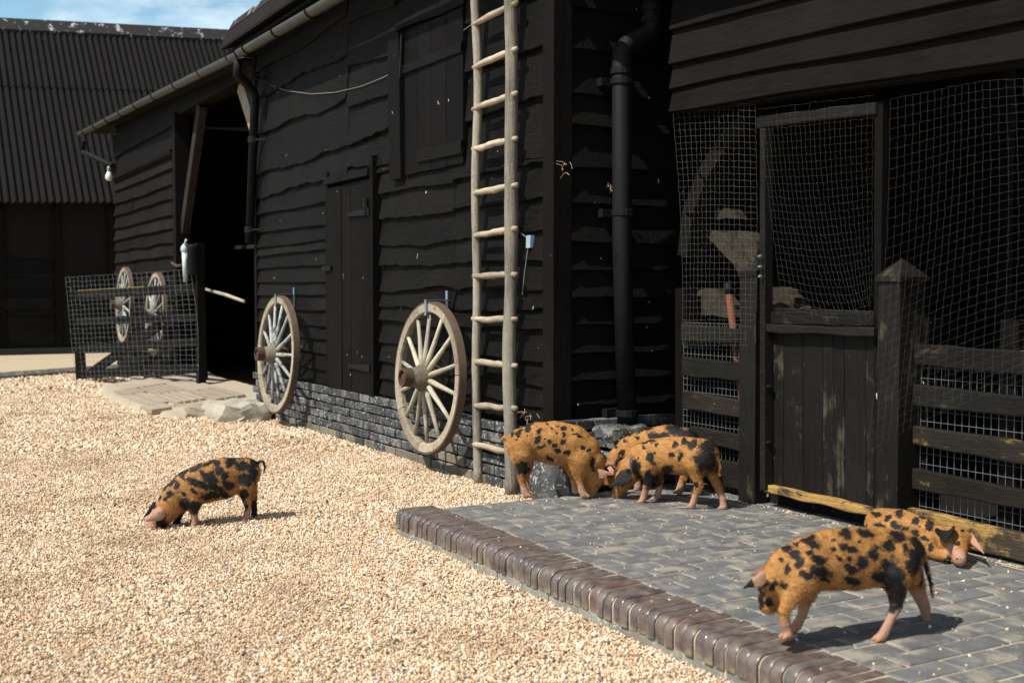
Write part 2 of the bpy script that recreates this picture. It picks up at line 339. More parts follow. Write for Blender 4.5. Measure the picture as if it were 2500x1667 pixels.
_bs = [100]
def board(name, parent, O, A, N, s0, s1, zt, zb, mat, thick=0.028, lap=0.028, amp=0.012, topamp=0.0, seg=0.09, zt2=None, zb2=None, ragged=0.0):
    """one lapped board on the wall through O along A facing N, from s0 to s1, with a waney lower edge"""
    _bs[0] += 1; fb = wave(_bs[0], 5, 0.5, 4.2); fr = wave(_bs[0] + 9999, 8, 8, 45); fd = wave(_bs[0] + 5555, 4, 1, 9); ft = wave(_bs[0] + 777)
    O = Vector(O); A = Vector(A); N = Vector(N); n = max(3, int((s1 - s0) / seg)); V = []; Fc = []
    for i in range(n + 1):
        t = i / n; s = s0 + (s1 - s0) * t
        top = zt + ((zt2 - zt) * t if zt2 is not None else 0) + topamp * ft(s)
        bot = zb + ((zb2 - zb) * t if zb2 is not None else 0) + amp * fb(s) + ragged * fr(s)
        dz = 0.004 * fd(s)
        p = O + A * s
        for d, z in ((0.002, top), (thick * 0.5, top), (thick * 0.7 + lap * 0.5 + dz, (top + bot) / 2), (thick + lap + dz, bot + 0.006), (thick + lap - 0.006 + dz, bot), (lap * 0.2, bot)):
            q = p + N * d; V.append((q.x, q.y, z))
    m = 6
    for i in range(n):
        for k in range(m - 1): a = i * m + k; Fc.append((a, a + 1, a + m + 1, a + m))
    Fc.append(tuple(range(m))); Fc.append(tuple(n * m + k for k in range(m - 1, -1, -1)))
    return add(name, V, Fc, mat, parent)
def plank(name, parent, x0, x1, z0, z1, y, th, mat, skew=0.0):   # vertical plank facing -Y with eased edges
    e = 0.004; P = [(x0, 0), (x0, -th + e), (x0 + e, -th), (x1 - e, -th), (x1, -th + e), (x1, 0)]
    j = lambda: random.uniform(-0.004, 0.004)
    zt = z1 + j(); zb = z0 + j(); m = MB()
    m.prism([(p[0], y + p[1], zb) for p in P], [(p[0] + skew, y + p[1], zt) for p in P]); return m.build(name, mat, parent)

# ================================================================== GROUND
def sheet(name, x0, x1, y0, y1, z, mat, n=1):
    V = [(x0 + (x1 - x0) * i / n, y0 + (y1 - y0) * k / n, z) for k in range(n + 1) for i in range(n + 1)]
    Fs = [(k * (n + 1) + i, k * (n + 1) + i + 1, (k + 1) * (n + 1) + i + 1, (k + 1) * (n + 1) + i) for k in range(n) for i in range(n)]
    o = add(name, V, Fs, mat); tag(o, kind='structure'); return o
ground = sheet('ground', -900, 900, -900, 900, -0.004, M['gravel'])
path = sheet('path', -40.0, -20.4, -14, 6.5, 0.0, M['path'])

# loose gravel: real pebbles scattered over the yard, thinning out into the bed with distance
def gravel_points():
    pts = []; scl = []
    g = 0.0125
    for (d0, d1, step, big) in ((1.9, 6.2, 0.0098, 0.78), (6.2, 9.5, 0.0132, 0.95), (9.5, 15.0, 0.025, 1.6), (15.0, 23.0, 0.042, 2.5)):
        xs = np.arange(-20.6, -1.2, step); ys = np.arange(-4.5, 4.2, step)
        X, Y = np.meshgrid(xs, ys); X = X.ravel() + rng.uniform(-.5, .5, X.size) * step; Y = Y.ravel() + rng.uniform(-.5, .5, Y.size) * step
        dep = X * _fw.x + Y * _fw.y; lat = X * _rt.x + Y * _rt.y
        ok = (dep > d0) & (dep <= d1) & (np.abs(lat) < dep * 0.47 + 0.9)
        ok &= ~((X > -5.78) & (Y > 2.53)) & ~((X > -6.1) & (Y > 3.9)) & ~(Y > 3.78)
        ok &= (dep < 17) | (rng.random(X.size) > (dep - 17) / 7)
        ok &= ~((X < -12.3) & (Y > 2.75 - 0.1 * np.sin(X * 5)) & (X > -16.0))
        X = X[ok]; Y = Y[ok]
        pts.append(np.stack([X, Y, rng.uniform(-0.006, 0.008, X.size)], 1)); scl.append(np.clip(rng.lognormal(0, .33, X.size), .5, 2.1) * 0.0068 * big * (1 + (rng.random(X.size) > 0.97) * 0.5))
    return np.concatenate(pts), np.concatenate(scl)
def scatter(name, P, S, mat, label, cat):
    me = bpy.data.meshes.new(name); me.vertices.add(len(P)); me.vertices.foreach_set('co', P.astype(np.float32).ravel())
    a = me.attributes.new('psize', 'FLOAT', 'POINT'); a.data.foreach_set('value', S.astype(np.float32))
    me.materials.append(mat); o = bpy.data.objects.new(name, me); COL.objects.link(o)
    ng = bpy.data.node_groups.new(name + '_nodes', 'GeometryNodeTree')
    ng.interface.new_socket('Geometry', in_out='INPUT', socket_type='NodeSocketGeometry'); ng.interface.new_socket('Geometry', in_out='OUTPUT', socket_type='NodeSocketGeometry')
    N = ng.nodes.new; L = ng.links.new
    gi = N('NodeGroupInput'); go = N('NodeGroupOutput'); ico = N('GeometryNodeMeshIcoSphere'); ico.inputs['Radius'].default_value = 1.0; ico.inputs['Subdivisions'].default_value = 1
    m2p = N('GeometryNodeMeshToPoints'); L(gi.outputs[0], m2p.inputs['Mesh'])
    iop = N('GeometryNodeInstanceOnPoints'); L(m2p.outputs['Points'], iop.inputs['Points']); L(ico.outputs['Mesh'], iop.inputs['Instance'])
    rr = N('FunctionNodeRandomValue'); rr.data_type = 'FLOAT_VECTOR'; rr.inputs['Min'].default_value = (0, 0, 0); rr.inputs['Max'].default_value = (6.28, 6.28, 6.28)
    L(rr.outputs['Value'], iop.inputs['Rotation'])
    sv = N('FunctionNodeRandomValue'); sv.data_type = 'FLOAT_VECTOR'; sv.inputs['Min'].default_value = (0.75, 0.6, 0.5); sv.inputs['Max'].default_value = (1.45, 1.1, 0.9); sv.inputs['Seed'].default_value = 3
    at = N('GeometryNodeInputNamedAttribute'); at.data_type = 'FLOAT'; at.inputs['Name'].default_value = 'psize'
    mu = N('ShaderNodeVectorMath'); mu.operation = 'SCALE'; L(sv.outputs['Value'], mu.inputs[0]); L(at.outputs['Attribute'], mu.inputs['Scale'])
    L(mu.outputs['Vector'], iop.inputs['Scale'])
    sm = N('GeometryNodeSetMaterial'); sm.inputs['Material'].default_value = mat; L(iop.outputs['Instances'], sm.inputs['Geometry'])
    L(sm.outputs['Geometry'], go.inputs[0])
    md = o.modifiers.new('scatter', 'NODES'); md.node_group = ng
    return tag(o, label, cat, kind='stuff')
gp, gs = gravel_points()
scatter('gravel', gp, gs, M['pebble'], 'pale golden loose gravel covering the yard', 'gravel')

# ================================================================== BRICK PLATFORM
PZ = 0.14; PX0 = -5.78; PYF = 2.516; BOND = 2.738
plat = thing('pavement', 'raised blue-grey brick platform edged with rounded purple bricks', 'pavement', (-4, 3.5, 0), kind='structure')
PX0R = -2.241 * 1.18 + (int(math.floor((PX0 + 2.241 * 1.18) / 0.1121)) + 1) * 0.1121
m = MB(); m.box((PX0R + 0.004, BOND - 0.005, -0.15), (0.6, 4.62, PZ - 0.0055)); m.build('mortar_bed', M['mortar'], plat)
_P = [(0.222, 0.0), (0.222, -0.25), (0.012, -0.25), (0.004, -0.045)] + [(0.045 - 0.0415 * math.cos(a), -0.045 + 0.0415 * math.sin(a)) for a in np.linspace(0.1, math.pi / 2, 7)]
m = MB(); m.prism([(PX0 + 0.012, PYF + .002 + p[0], PZ - .003 + p[1]) for p in _P], [(-1.2, PYF + .002 + p[0], PZ - .003 + p[1]) for p in _P]); m.build('edging_mortar', M['mortar'], plat)
def bullnose_mesh(L=0.222, w=0.0485, h=0.098, r=0.045):
    P = [(L, 0), (L, -h), (0, -h), (0, -r)] + [(r - r * math.cos(a), -r + r * math.sin(a)) for a in np.linspace(0.2, math.pi / 2, 6)]
    e = 0.004; c = (L * 0.5, -h * 0.5); sh = [(c[0] + (p[0] - c[0]) * 0.985, c[1] + (p[1] - c[1]) * 0.94) for p in P]
    rings = [[(-w / 2, p[0], p[1]) for p in sh], [(-w / 2 + e, p[0], p[1]) for p in P], [(w / 2 - e, p[0], p[1]) for p in P], [(w / 2, p[0], p[1]) for p in sh]]
    V = [v for R in rings for v in R]; n = len(P); Fc = [tuple(range(n)), tuple(3 * n + k for k in range(n - 1, -1, -1))]
    for i in range(3):
        for k in range(n): a = i * n + k; b = i * n + (k + 1) % n; Fc.append((a, a + n, b + n, b))
    me = bpy.data.meshes.new('edging_brick'); me.from_pydata(V, [], Fc); me.update(); me.shade_smooth(); me.set_sharp_from_angle(angle=math.radians(35)); me.materials.append(M['bull']); return me
bull = bullnose_mesh(); pitch = 0.0564
x = PX0 + 0.03
while x < -1.2:
    add_mesh('edging_brick', bull, None, plat, (x + random.uniform(-.0015, .0015), PYF + random.uniform(-.006, .005), PZ + random.uniform(-.0015, .003)), (random.uniform(-.004, .004), 0, random.uniform(-.012, .012)))
    x += pitch
# the course below
kb = MB(); kb.box((-0.112, 0, -0.10), (0.112, 0.09, 0), 0.0015); kbm = bpy.data.meshes.new('kerb_brick'); kbm.from_pydata(kb.v, [], kb.f); kbm.materials.append(M['kerb_base'])
x = PX0 + 0.12
while x < -1.2:
    add_mesh('kerb_brick', kbm, None, plat, (x, PYF + 0.006 + random.uniform(-.003, .003), PZ - 0.1005)); x += 0.229
def paver_mesh(a, b, h=0.03, e=0.004):
    m = MB(); B = [(-a, -b), (a, -b), (a, b), (-a, b)]; T = [(p[0] * (1 - e / a), p[1] * (1 - e / b)) for p in B]
    V = [(x, y, -h) for x, y in B] + [(x, y, -e) for x, y in B] + [(x, y, 0) for x, y in T]
    Fc = [(8, 9, 10, 11)] + [(i, (i + 1) % 4, 4 + (i + 1) % 4, 4 + i) for i in range(4)] + [(4 + i, 4 + (i + 1) % 4, 8 + (i + 1) % 4, 8 + i) for i in range(4)]
    me = bpy.data.meshes.new('paver'); me.from_pydata(V, [], Fc); me.update(); me.materials.append(M['paver']); return me
ROW, LEN = 0.1121, 0.247
pv = paver_mesh(ROW / 2 - 0.0055, LEN / 2 - 0.0055)
pvh = paver_mesh(ROW / 2 - 0.0055, LEN / 4 - 0.0055)
cands = []
r = 0; xr = -2.241 * 1.18
k0 = int(math.floor((PX0 - xr) / ROW)) + 1
for k in range(k0, int((0.2 - xr) / ROW)):
    xc = xr + (k + 0.5) * ROW; off = 0.0 if k % 2 else LEN / 2
    if xc - ROW / 2 < PX0: continue
    y = BOND + 0.006
    first = True
    while y < 4.60:
        L = LEN / 2 if (first and off) else LEN
        cands.append((xc, y + L / 2, L)); y += L; first = False
def scr(p):
    q = np.array(p) - C0; zc = q @ nF
    return (CX + FPX * (q @ nR) / zc, CY - FPX * (q @ nU) / zc, zc)
vis = []
for c in cands:
    sx, sy, zc = scr((c[0], c[1], PZ))
    if zc > 1.5 and -60 < sx < 2600 and sy < 1800: vis.append((zc, c))
vis.sort()
rest = MB()
for i, (zc, c) in enumerate(vis):
    loc = (c[0] + random.uniform(-.002, .002), c[1] + random.uniform(-.002, .002), PZ + random.uniform(-.0015, .0015))
    add_mesh('paver', pv if c[2] > 0.2 else pvh, None, plat, loc, (random.uniform(-.008, .008), random.uniform(-.012, .012), random.uniform(-.008, .008))) if i < 300 else rest.box((loc[0] - ROW / 2 + .005, loc[1] - c[2] / 2 + .005, loc[2] - .03), (loc[0] + ROW / 2 - .005, loc[1] + c[2] / 2 - .005, loc[2]), 0.001)
if rest.v: tag(rest.build('far_pavers', M['paver'], plat), kind='stuff')
# stones kicked up onto the platform
n = 420; P = np.stack([rng.uniform(PX0 + .05, -1.6, n), 2.56 + 1.85 * rng.random(n) ** 0.8, np.full(n, PZ + 0.002)], 1)
P2 = np.stack([rng.uniform(-5.7, -2.4, 260), 4.33 - np.abs(rng.normal(0, .03, 260)), np.full(260, PZ + 0.003)], 1)
scatter('loose_stones', np.concatenate([P, P2]), rng.uniform(0.002, 0.0062, n + 260), M['pebble'], 'small gravel stones scattered over the brick platform', 'stones')

# ================================================================== BARN
WY = 3.80                        # barn front wall plane
XC = -6.17                       # corner
XL = -12.38                      # left end of the boarded front
barn = thing('barn', 'long black weatherboarded barn with brick plinth and open cart bay', 'barn', (-11, 5.5, 0))
A, N = (1, 0, 0), (0, -1, 0)
# solid body behind the boards
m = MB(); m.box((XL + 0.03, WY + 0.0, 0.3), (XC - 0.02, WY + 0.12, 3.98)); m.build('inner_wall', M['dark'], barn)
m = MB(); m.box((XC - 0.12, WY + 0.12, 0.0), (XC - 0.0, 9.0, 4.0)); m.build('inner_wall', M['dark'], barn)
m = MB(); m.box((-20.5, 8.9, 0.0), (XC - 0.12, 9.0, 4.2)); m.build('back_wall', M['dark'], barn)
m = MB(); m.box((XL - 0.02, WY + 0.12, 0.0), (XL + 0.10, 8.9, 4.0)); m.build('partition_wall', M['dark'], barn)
# front boards : (s0, s1, z edges top..bottom)
def boards(x0, x1, zs, amp, ragged=0.0, mat='tar', over=0.05, splits=()):
    xs = [x0] + list(splits) + [x1]
    for i in range(len(zs) - 1):
        for a, b in zip(xs[:-1], xs[1:]):
            d = random.uniform(-0.02, 0.02) if len(xs) > 2 else 0
            board('wall_board', barn, (0, WY, 0), A, N, a + 0.002, b - 0.002, zs[i] + over + d, zs[i + 1] + d * 0.6, M[mat], amp=amp, ragged=ragged, topamp=amp * 0.5,
                  zb2=zs[i + 1] + random.uniform(-amp, amp) * 1.2)
boards(XL + 0.02, -9.66, [3.98, 3.70, 3.42, 3.05, 2.60, 2.36], 0.034, 0.013)
boards(-9.66, -8.60, [3.98, 3.66, 3.28, 2.92, 2.58, 2.37], 0.032, 0.009)
boards(-7.36, XC - 0.06, [3.98, 3.62, 3.22, 2.86, 2.52, 2.2], 0.026, 0.006)
boards(-8.60, -7.36, [3.98, 3.66, 3.38], 0.02, 0.004)
boards(XL + 0.02, -10.17, [2.36, 2.15, 1.96, 1.80, 1.715, 1.58, 1.425, 1.285, 1.15, 1.00, 0.88, 0.74, 0.60, 0.45], 0.0085, 0.003)
boards(-8.94, XC - 0.06, [2.36, 2.12, 1.92, 1.71, 1.52, 1.34, 1.20, 1.06, 0.90, 0.73, 0.60, 0.46], 0.018, 0.008, splits=(-7.55,))
boards(-9.00, -8.60, [2.37, 2.30], 0.01)
boards(-10.17, -9.0, [2.42, 2.33], 0.008)
# corner post
m = MB(); m.box((XC - 0.07, WY - 0.075, 0.50), (XC + 0.055, WY + 0.06, 4.0), 0.004); m.build('corner_post', M['tar_v'], barn)
m = MB(); m.box((XL - 0.055, WY - 0.06, 0.30), (XL + 0.022, WY + 0.06, 3.95), 0.004); m.build('corner_post', M['tar_v'], barn)
# return wall facing the platform
for i, (zt, zb) in enumerate(zip([3.9, 3.66, 3.38, 3.08, 2.84, 2.56, 2.36, 2.1, 1.86, 1.64, 1.46, 1.28, 1.10, .93, .76], [3.66, 3.38, 3.08, 2.84, 2.56, 2.36, 2.1, 1.86, 1.64, 1.46, 1.28, 1.10, .93, .76, .60])):
    board('wall_board', barn, (XC, 0, 0), (0, 1, 0), (1, 0, 0), WY + 0.062, 5.2, zt + 0.05, zb, M['tar'], amp=0.014, ragged=0.004)
# plinth
pl = tag(bpy.data.objects.new('brick_plinth', None)); COL.objects.link(pl); pl.location = (-9, WY, 0); attach(pl, barn)
m = MB(); m.box((XL + 0.05, WY - 0.03, -0.1), (XC + 0.05, WY + 0.12, 0.43)); m.build('mortar', M['mortar_dark'], pl)
def brick_mesh(l, h, d, mat, j=0.004):
    m = MB(); e = 0.006
    B = [(-l / 2, -h / 2), (l / 2, -h / 2), (l / 2, h / 2), (-l / 2, h / 2)]; T = [(p[0] * (1 - 2 * e / l), p[1] * (1 - 2 * e / h)) for p in B]
    V = [(x + random.uniform(-j, j), 0, z + random.uniform(-j, j)) for x, z in B] + [(x + random.uniform(-j, j), -d + e, z + random.uniform(-j, j)) for x, z in B] + [(x, -d, z) for x, z in T]
    Fc = [(8, 9, 10, 11)] + [(i, (i + 1) % 4, 4 + (i + 1) % 4, 4 + i) for i in range(4)] + [(4 + i, 4 + (i + 1) % 4, 8 + (i + 1) % 4, 8 + i) for i in range(4)]
    me = bpy.data.meshes.new('brick'); me.from_pydata(V, [], Fc); me.update(); me.materials.append(mat); return me
bm = [brick_mesh(0.212, 0.064, 0.06, M['plinth']) for _ in range(4)]; bl = [brick_mesh(0.212, 0.064, 0.06, M['plinth_low'], 0.006) for _ in range(3)]
bh = [brick_mesh(0.100, 0.064, 0.06, M['plinth']) for _ in range(2)]
for k in range(6):
    z = 0.035 + k * 0.076; x = XL + 0.16 - (0.112 if k % 2 else 0)
    while x < XC - 0.02:
        me = random.choice(bl) if ((k == 0 and random.random() < .6) or (k == 1 and random.random() < 0.12)) else random.choice(bm)
        add_mesh('brick', me, None, pl, (x, WY - 0.026 + random.uniform(-.008, .004), z), (0, random.uniform(-.02, .02), random.uniform(-.02, .02)))
        x += 0.223
for k in range(7):                     # quoin and return of the plinth round the corner
    z = 0.035 + k * 0.076
    for q in range(4):
        add_mesh('brick', random.choice(bm), None, pl, (XC + 0.052, WY + 0.08 + q * 0.223 + (0.11 if k % 2 else 0), z), (0, 0, math.pi / 2))
# two rough blocks at the foot of the corner
def rock(name, c, s, mat, parent, seed, rough=0.18, n=9):
    import bmesh
    b = bmesh.new(); bmesh.ops.create_cube(b, size=1.0); bmesh.ops.subdivide_edges(b, edges=b.edges[:], cuts=n, use_grid_fill=True)
    f1, f2, f3 = wave(seed, 4, 2, 7), wave(seed + 1, 4, 2, 7), wave(seed + 2, 4, 2, 7)
    for v in b.verts:
        p = v.co.copy(); q = p.normalized() * 0.62; p = p.lerp(q, 0.25)
        p += Vector((f1(p.y * 3 + p.z * 2), f2(p.x * 3 + p.z), f3(p.x * 2 + p.y * 3))) * rough * 0.25 + Vector((random.gauss(0, 1), random.gauss(0, 1), random.gauss(0, 1))) * rough * 0.03
        v.co = Vector((p.x * s[0], p.y * s[1], p.z * s[2])) + Vector(c)
    me = bpy.data.meshes.new(name); b.to_mesh(me); b.free(); me.shade_smooth(); me.set_sharp_from_angle(angle=math.radians(28)); return add_mesh(name, me, mat, parent)
rock('corner_stone', (-6.05, 3.73, 0.13), (0.36, 0.22, 0.34), M['plinth'], pl, 11)
rock('corner_stone', (-6.03, 3.78, 0.36), (0.30, 0.24, 0.18), M['plinth'], pl, 14)
rock('corner_stone', (-5.96, 4.16, 0.26), (0.30, 0.34, 0.16), M['plinth'], pl, 17)
rock('corner_stone', (-5.97, 4.14, 0.42), (0.28, 0.30, 0.13), M['plinth'], pl, 21)

# door
dr = tag(bpy.data.objects.new('door', None)); COL.objects.link(dr); dr.location = (-9.55, WY, 0.39); attach(dr, barn)
DX0, DX1, DZ0, DZ1 = -10.10, -9.06, 0.40, 2.27
xs = [DX0, -9.88, -9.74, -9.53, -9.28, DX1]
for a, b in zip(xs[:-1], xs[1:]): plank('plank', dr, a + 0.003, b - 0.003, DZ0, DZ1, WY - 0.03, 0.045 + random.uniform(-.006, .006), M['tar_v'])
m = MB(); m.box((DX0 - 0.065, WY - 0.07, 0.42), (DX0 - 0.008, WY, 2.42)); m.build('jamb', M['tar_v'], dr)
m = MB(); m.box((DX1 + 0.008, WY - 0.085, 0.44), (DX1 + 0.065, WY, 2.46)); m.build('jamb', M['tar_v'], dr)
m = MB(); m.box((DX0 - 0.01, WY - 0.11, 2.30), (DX1 + 0.007, WY - 0.02, 2.36), 0.003); m.build('lintel', M['tar'], dr)
for z in (2.00, 0.68):
    m = MB(); m.beam((DX1 + 0.0, WY - 0.088, z), (DX1 - 0.50, WY - 0.088, z - 0.004), 0.014, 0.065, h2=0.03); m.build('strap_hinge', M['pipe'], dr)
m = MB(); m.tube([(DX1 - 0.06, WY - 0.095, 1.98), (DX1 - 0.06, WY - 0.095, 2.11)], 0.026, 8); m.build('hinge_pin', M['pipe'], dr)
m = MB(); m.box((DX0 - 0.09, WY - 0.10, 1.52), (DX0 + 0.13, WY - 0.078, 1.56)); m.build('latch_bar', M['pipe'], dr)
# loft hatch
ht = tag(bpy.data.objects.new('hatch', None)); COL.objects.link(ht); ht.location = (-8, WY, 2.2); attach(ht, barn)
plank('plank', ht, -8.62, -8.40, 2.22, 3.36, WY - 0.02, 0.075, M['tar_v'], -0.03)
for a, b in ((-8.38, -8.14), (-8.14, -7.90), (-7.90, -7.64), (-7.64, -7.37)): plank('plank', ht, a + 0.003, b - 0.003, 2.24, 3.34, WY - 0.02, 0.045 + random.uniform(-.006, .006), M['tar_v'])
m = MB(); m.box((-8.12, WY - 0.085, 2.31), (-7.37, WY - 0.06, 2.40), 0.006); m.build('ledge', M['tar'], ht)
m = MB(); m.box((-8.36, WY - 0.085, 3.02), (-7.37, WY - 0.06, 3.09), 0.008); m.build('ledge', M['tar'], ht)
m = MB(); m.tube([(-8.37, WY - 0.09, 3.34), (-8.385, WY - 0.1, 3.0)], 0.012, 6); m.build('prop', M['fence'], ht)
# main roof over the boarded front
m = MB(); pitch_r = 0.3
RX0, RX1 = XL - 0.12, -5.75
def roofpt(x, t, th): return (x, 3.40 + t, 3.92 + t * pitch_r + th)
m.prism([roofpt(RX0, 0, 0), roofpt(RX0, 4.0, 0), roofpt(RX0, 4.0, .2), roofpt(RX0, .14, .25), roofpt(RX0, 0, .03)], [roofpt(RX1, 0, 0), roofpt(RX1, 4.0, 0), roofpt(RX1, 4.0, .2), roofpt(RX1, .14, .25), roofpt(RX1, 0, .03)])
rf = m.build('roof', M['roofsheet'], barn)
m = MB(); m.prism([roofpt(RX0, .10, .20), roofpt(RX0, .155, .285), roofpt(RX0, .5, .29), roofpt(RX0, .5, .21)], [roofpt(RX1, .10, .20), roofpt(RX1, .155, .285), roofpt(RX1, .5, .29), roofpt(RX1, .5, .21)]); m.build('eave_capping', M['ridge'], rf)
m = MB(); m.prism([(RX0, 7.4, 5.10), (RX0, 9.1, 4.5), (RX0, 9.1, 4.7), (RX0, 7.4, 5.32)], [(RX1, 7.4, 5.10), (RX1, 9.1, 4.5), (RX1, 9.1, 4.7), (RX1, 7.4, 5.32)]); m.build('rear_roof', M['roofsheet'], barn)
m = MB(); m.prism([(RX1 - .1, WY, 3.9), (RX1 - .1, 9.0, 3.9), (RX1 - .1, 7.4, 5.08)], [(RX1 - .2, WY, 3.9), (RX1 - .2, 9.0, 3.9), (RX1 - .2, 7.4, 5.08)]); m.build('gable', M['dark'], barn)
m = MB(); m.prism([(RX0 + .1, WY, 3.9), (RX0 + .1, 9.0, 3.9), (RX0 + .1, 7.4, 5.08)], [(RX0 + .2, WY, 3.9), (RX0 + .2, 9.0, 3.9), (RX0 + .2, 7.4, 5.08)]); m.build('gable', M['dark'], barn)
m = MB(); m.box((RX0, 3.49, 3.88), (RX1, WY + 0.05, 3.915)); m.build('soffit', M['tar'], barn)
# gutters: half-round troughs on brackets
def gutter(pts, r, name):
    g = MB(); n = 10
    for (p, q) in zip(pts[:-1], pts[1:]):
        p = Vector(p); q = Vector(q); base = len(g.v)
        for c in (p, q):
            for rr in (r, r - 0.006):
                for k in range(n + 1):
                    a = math.pi + math.pi * k / n; g.v.append((c.x, c.y + math.cos(a) * rr, c.z + math.sin(a) * rr))
        w = n + 1
        for k in range(n):
            o = base + k; g.f += [(o, o + 1, o + 2 * w + 1, o + 2 * w), (o + w + 1, o + w, o + 3 * w, o + 3 * w + 1)]
        for k in (0, n): o = base + k; g.f.append((o, o + w, o + 3 * w, o + 2 * w))
    return g.build(name, M['gutter'], barn, False)
GY = 3.45
gA = onY(587, 126, GY); gB = onY(792, 8, GY); gL = onY(196, 326, GY); gM = onY(347, 248, GY)
slope = (gB[2] - gA[2]) / (gB[0] - gA[0])
gR = np.array([-5.6, GY, gA[2] + slope * (-5.6 - gA[0])])
g1 = gutter([gA, gR], 0.062, 'gutter'); g2 = gutter([gL, gM, gA + np.array([-0.03, 0, -0.012])], 0.062, 'gutter')
for x in np.arange(-11.6, -6, 0.95):
    z = gA[2] + slope * (x - gA[0]); mm = MB(); mm.tube([(x, GY + 0.068 * math.cos(a), z + 0.068 * math.sin(a)) for a in np.linspace(math.pi, 2 * math.pi, 9)] + [(x, WY - 0.25, z + 0.03)], 0.011, 5)
    mm.build('gutter_bracket', M['pipe'], g1)
for t in np.linspace(0.06, 0.97, 9):
    c = gL + (gM - gL) * (t / 0.55) if t < 0.55 else gM + (gA - gM) * ((t - 0.55) / 0.45)
    mm = MB(); mm.tube([(c[0], GY + 0.068 * math.cos(a), c[2] + 0.068 * math.sin(a)) for a in np.linspace(math.pi, 2 * math.pi, 9)] + [(c[0], WY - 0.25, c[2] + 0.03)], 0.011, 5); mm.build('gutter_bracket', M['pipe'], g2)
# downpipe at the end of the boarded front
dp = MB(); dpx = -12.13
dp.tube([(gA[0] - 0.1, GY, gA[2] - 0.05), (gA[0] - 0.12, GY, gA[2] - 0.22), (dpx, WY - 0.14, gA[2] - 0.36), (dpx - .02, WY - 0.12, 3.40), (dpx - 0.27, WY - 0.12, 1.86)], 0.047, 12)
dpo = dp.build('downpipe', M['pipe'], barn, True)
for z in (3.62, 2.95, 2.0):
    m = MB(); m.lathe([(-.035, .05), (-.03, .06), (.03, .06), (.035, .05)], (dpx - .02 - (3.4 - min(z, 3.4)) * .162, WY - 0.12, z), (0, 0, 1), 12); m.beam((dpx + .02 - (3.4 - min(z, 3.4)) * .162, WY - .12, z), (dpx + .14 - (3.4 - min(z, 3.4)) * .162, WY - .02, z), .02, .02); m.build('pipe_collar', M['pipe'], dpo)
# left part: cart bay and boarded end
lx0, lx1 = -20.5, -16.05
zs = [3.95, 3.60, 3.20, 3.02, 2.80, 2.61, 2.39, 2.20, 2.01, 1.82, 1.6, 1.4, 1.2, 1.0, .8, .6, .4, .2, .0]
for zt, zb in zip(zs[:-1], zs[1:]):
    board('wall_board', barn, (0, WY, 0), A, N, lx0, lx1 - 0.07, zt + .04, zb, M['tar_brown'] if zt < 3.3 else M['tar'], amp=0.010, ragged=0.003, seg=0.2, lap=0.04)
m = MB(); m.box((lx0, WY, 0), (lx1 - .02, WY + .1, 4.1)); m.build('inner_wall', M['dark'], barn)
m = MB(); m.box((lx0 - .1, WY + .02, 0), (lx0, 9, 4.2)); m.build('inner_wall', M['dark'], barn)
m = MB(); m.box((lx0 + .05, WY - .10, 3.22), (lx1 - .1, WY - .05, 3.28), .008); m.build('drip_rail', M['tar_brown'], barn)
m = MB(); m.box((lx1 - .08, WY - .08, 0.05), (lx1 + .10, WY + .12, 3.75), .006); m.build('bay_post', M['tar_v'], barn)
m = MB(); m.box((lx0 - .1, WY - .04, 3.72), (XL, WY + .16, 3.98), .004); m.build('wall_plate', M['tar'], barn)
m = MB(); m.beam((lx1 + .08, WY + .04, 2.15), (-14.95, WY + .04, 3.72), .10, .16); m.build('brace', M['timber'], barn)
m = MB(); m.beam((XL - .02, WY + .1, 2.75), (-13.3, WY + .1, 3.72), .12, .2); m.build('brace', M['grey_wood'], barn)
m = MB(); m.beam((lx1 + .2, 5.6, 2.1), (XL - .05, 5.6, 3.1), .1, .2); m.build('brace', M['timber'], barn)
m = MB(); m.beam((-16.1, 4.6, 1.95), (-14.9, 4.6, 1.93), .1, .05); m.build('shelf_rail', M['timber'], barn)
m = MB(); m.prism([(lx0 - 1.6, 3.42, gL[2] + .01), (lx0 - 1.6, 9.1, gL[2] + .35), (lx0 - 1.6, 9.1, gL[2] + .42), (lx0 - 1.6, 3.42, gL[2] + .055)], [(XL - .1, 3.42, gA[2] + .0), (XL - .1, 9.1, gA[2] + .35), (XL - .1, 9.1, gA[2] + .42), (XL - .1, 3.42, gA[2] + .045)]); m.build('lean_to_roof', M['roofsheet'], barn)
# bracketed bit of pipe at the far end of the gutter
m = MB(); e0 = onY(203, 345, GY); e1 = onY(203, 372, GY); e2 = onY(276, 405, WY - .1); m.tube([e0, e1, e2], .045, 8); m.build('gutter_outlet', M['pipe'], barn)

# iron downpipe on the return wall
RXP = XC + 0.15
dp = MB(); q = [onX(1592, -30, RXP), onX(1592, 60, RXP), onX(1590, 82, RXP), onX(1530, 112, RXP), onX(1518, 128, RXP), onX(1519, 600, RXP), onX(1531, 1045, RXP)]
dp.tube(q[:2] + [q[2]] + q[3:], 0.062, 14); dpo = dp.build('downpipe', M['pipe'], barn, True)
for px, py in ((1592, 22), (1592, 50), (1519, 175), (1519, 200), (1521, 520), (1531, 1008)):
    c = onX(px, py, RXP); m = MB(); m.lathe([(-.022, .063), (-.018, .074), (.018, .074), (.022, .063)], c, (0, 0, 1), 14)
    if py in (200, 520, 1008): m.box((XC + .03, c[1] - .12, c[2] - .025), (RXP - .05, c[1] + .02, c[2] + .025))
    m.build('pipe_collar', M['pipe'], dpo)

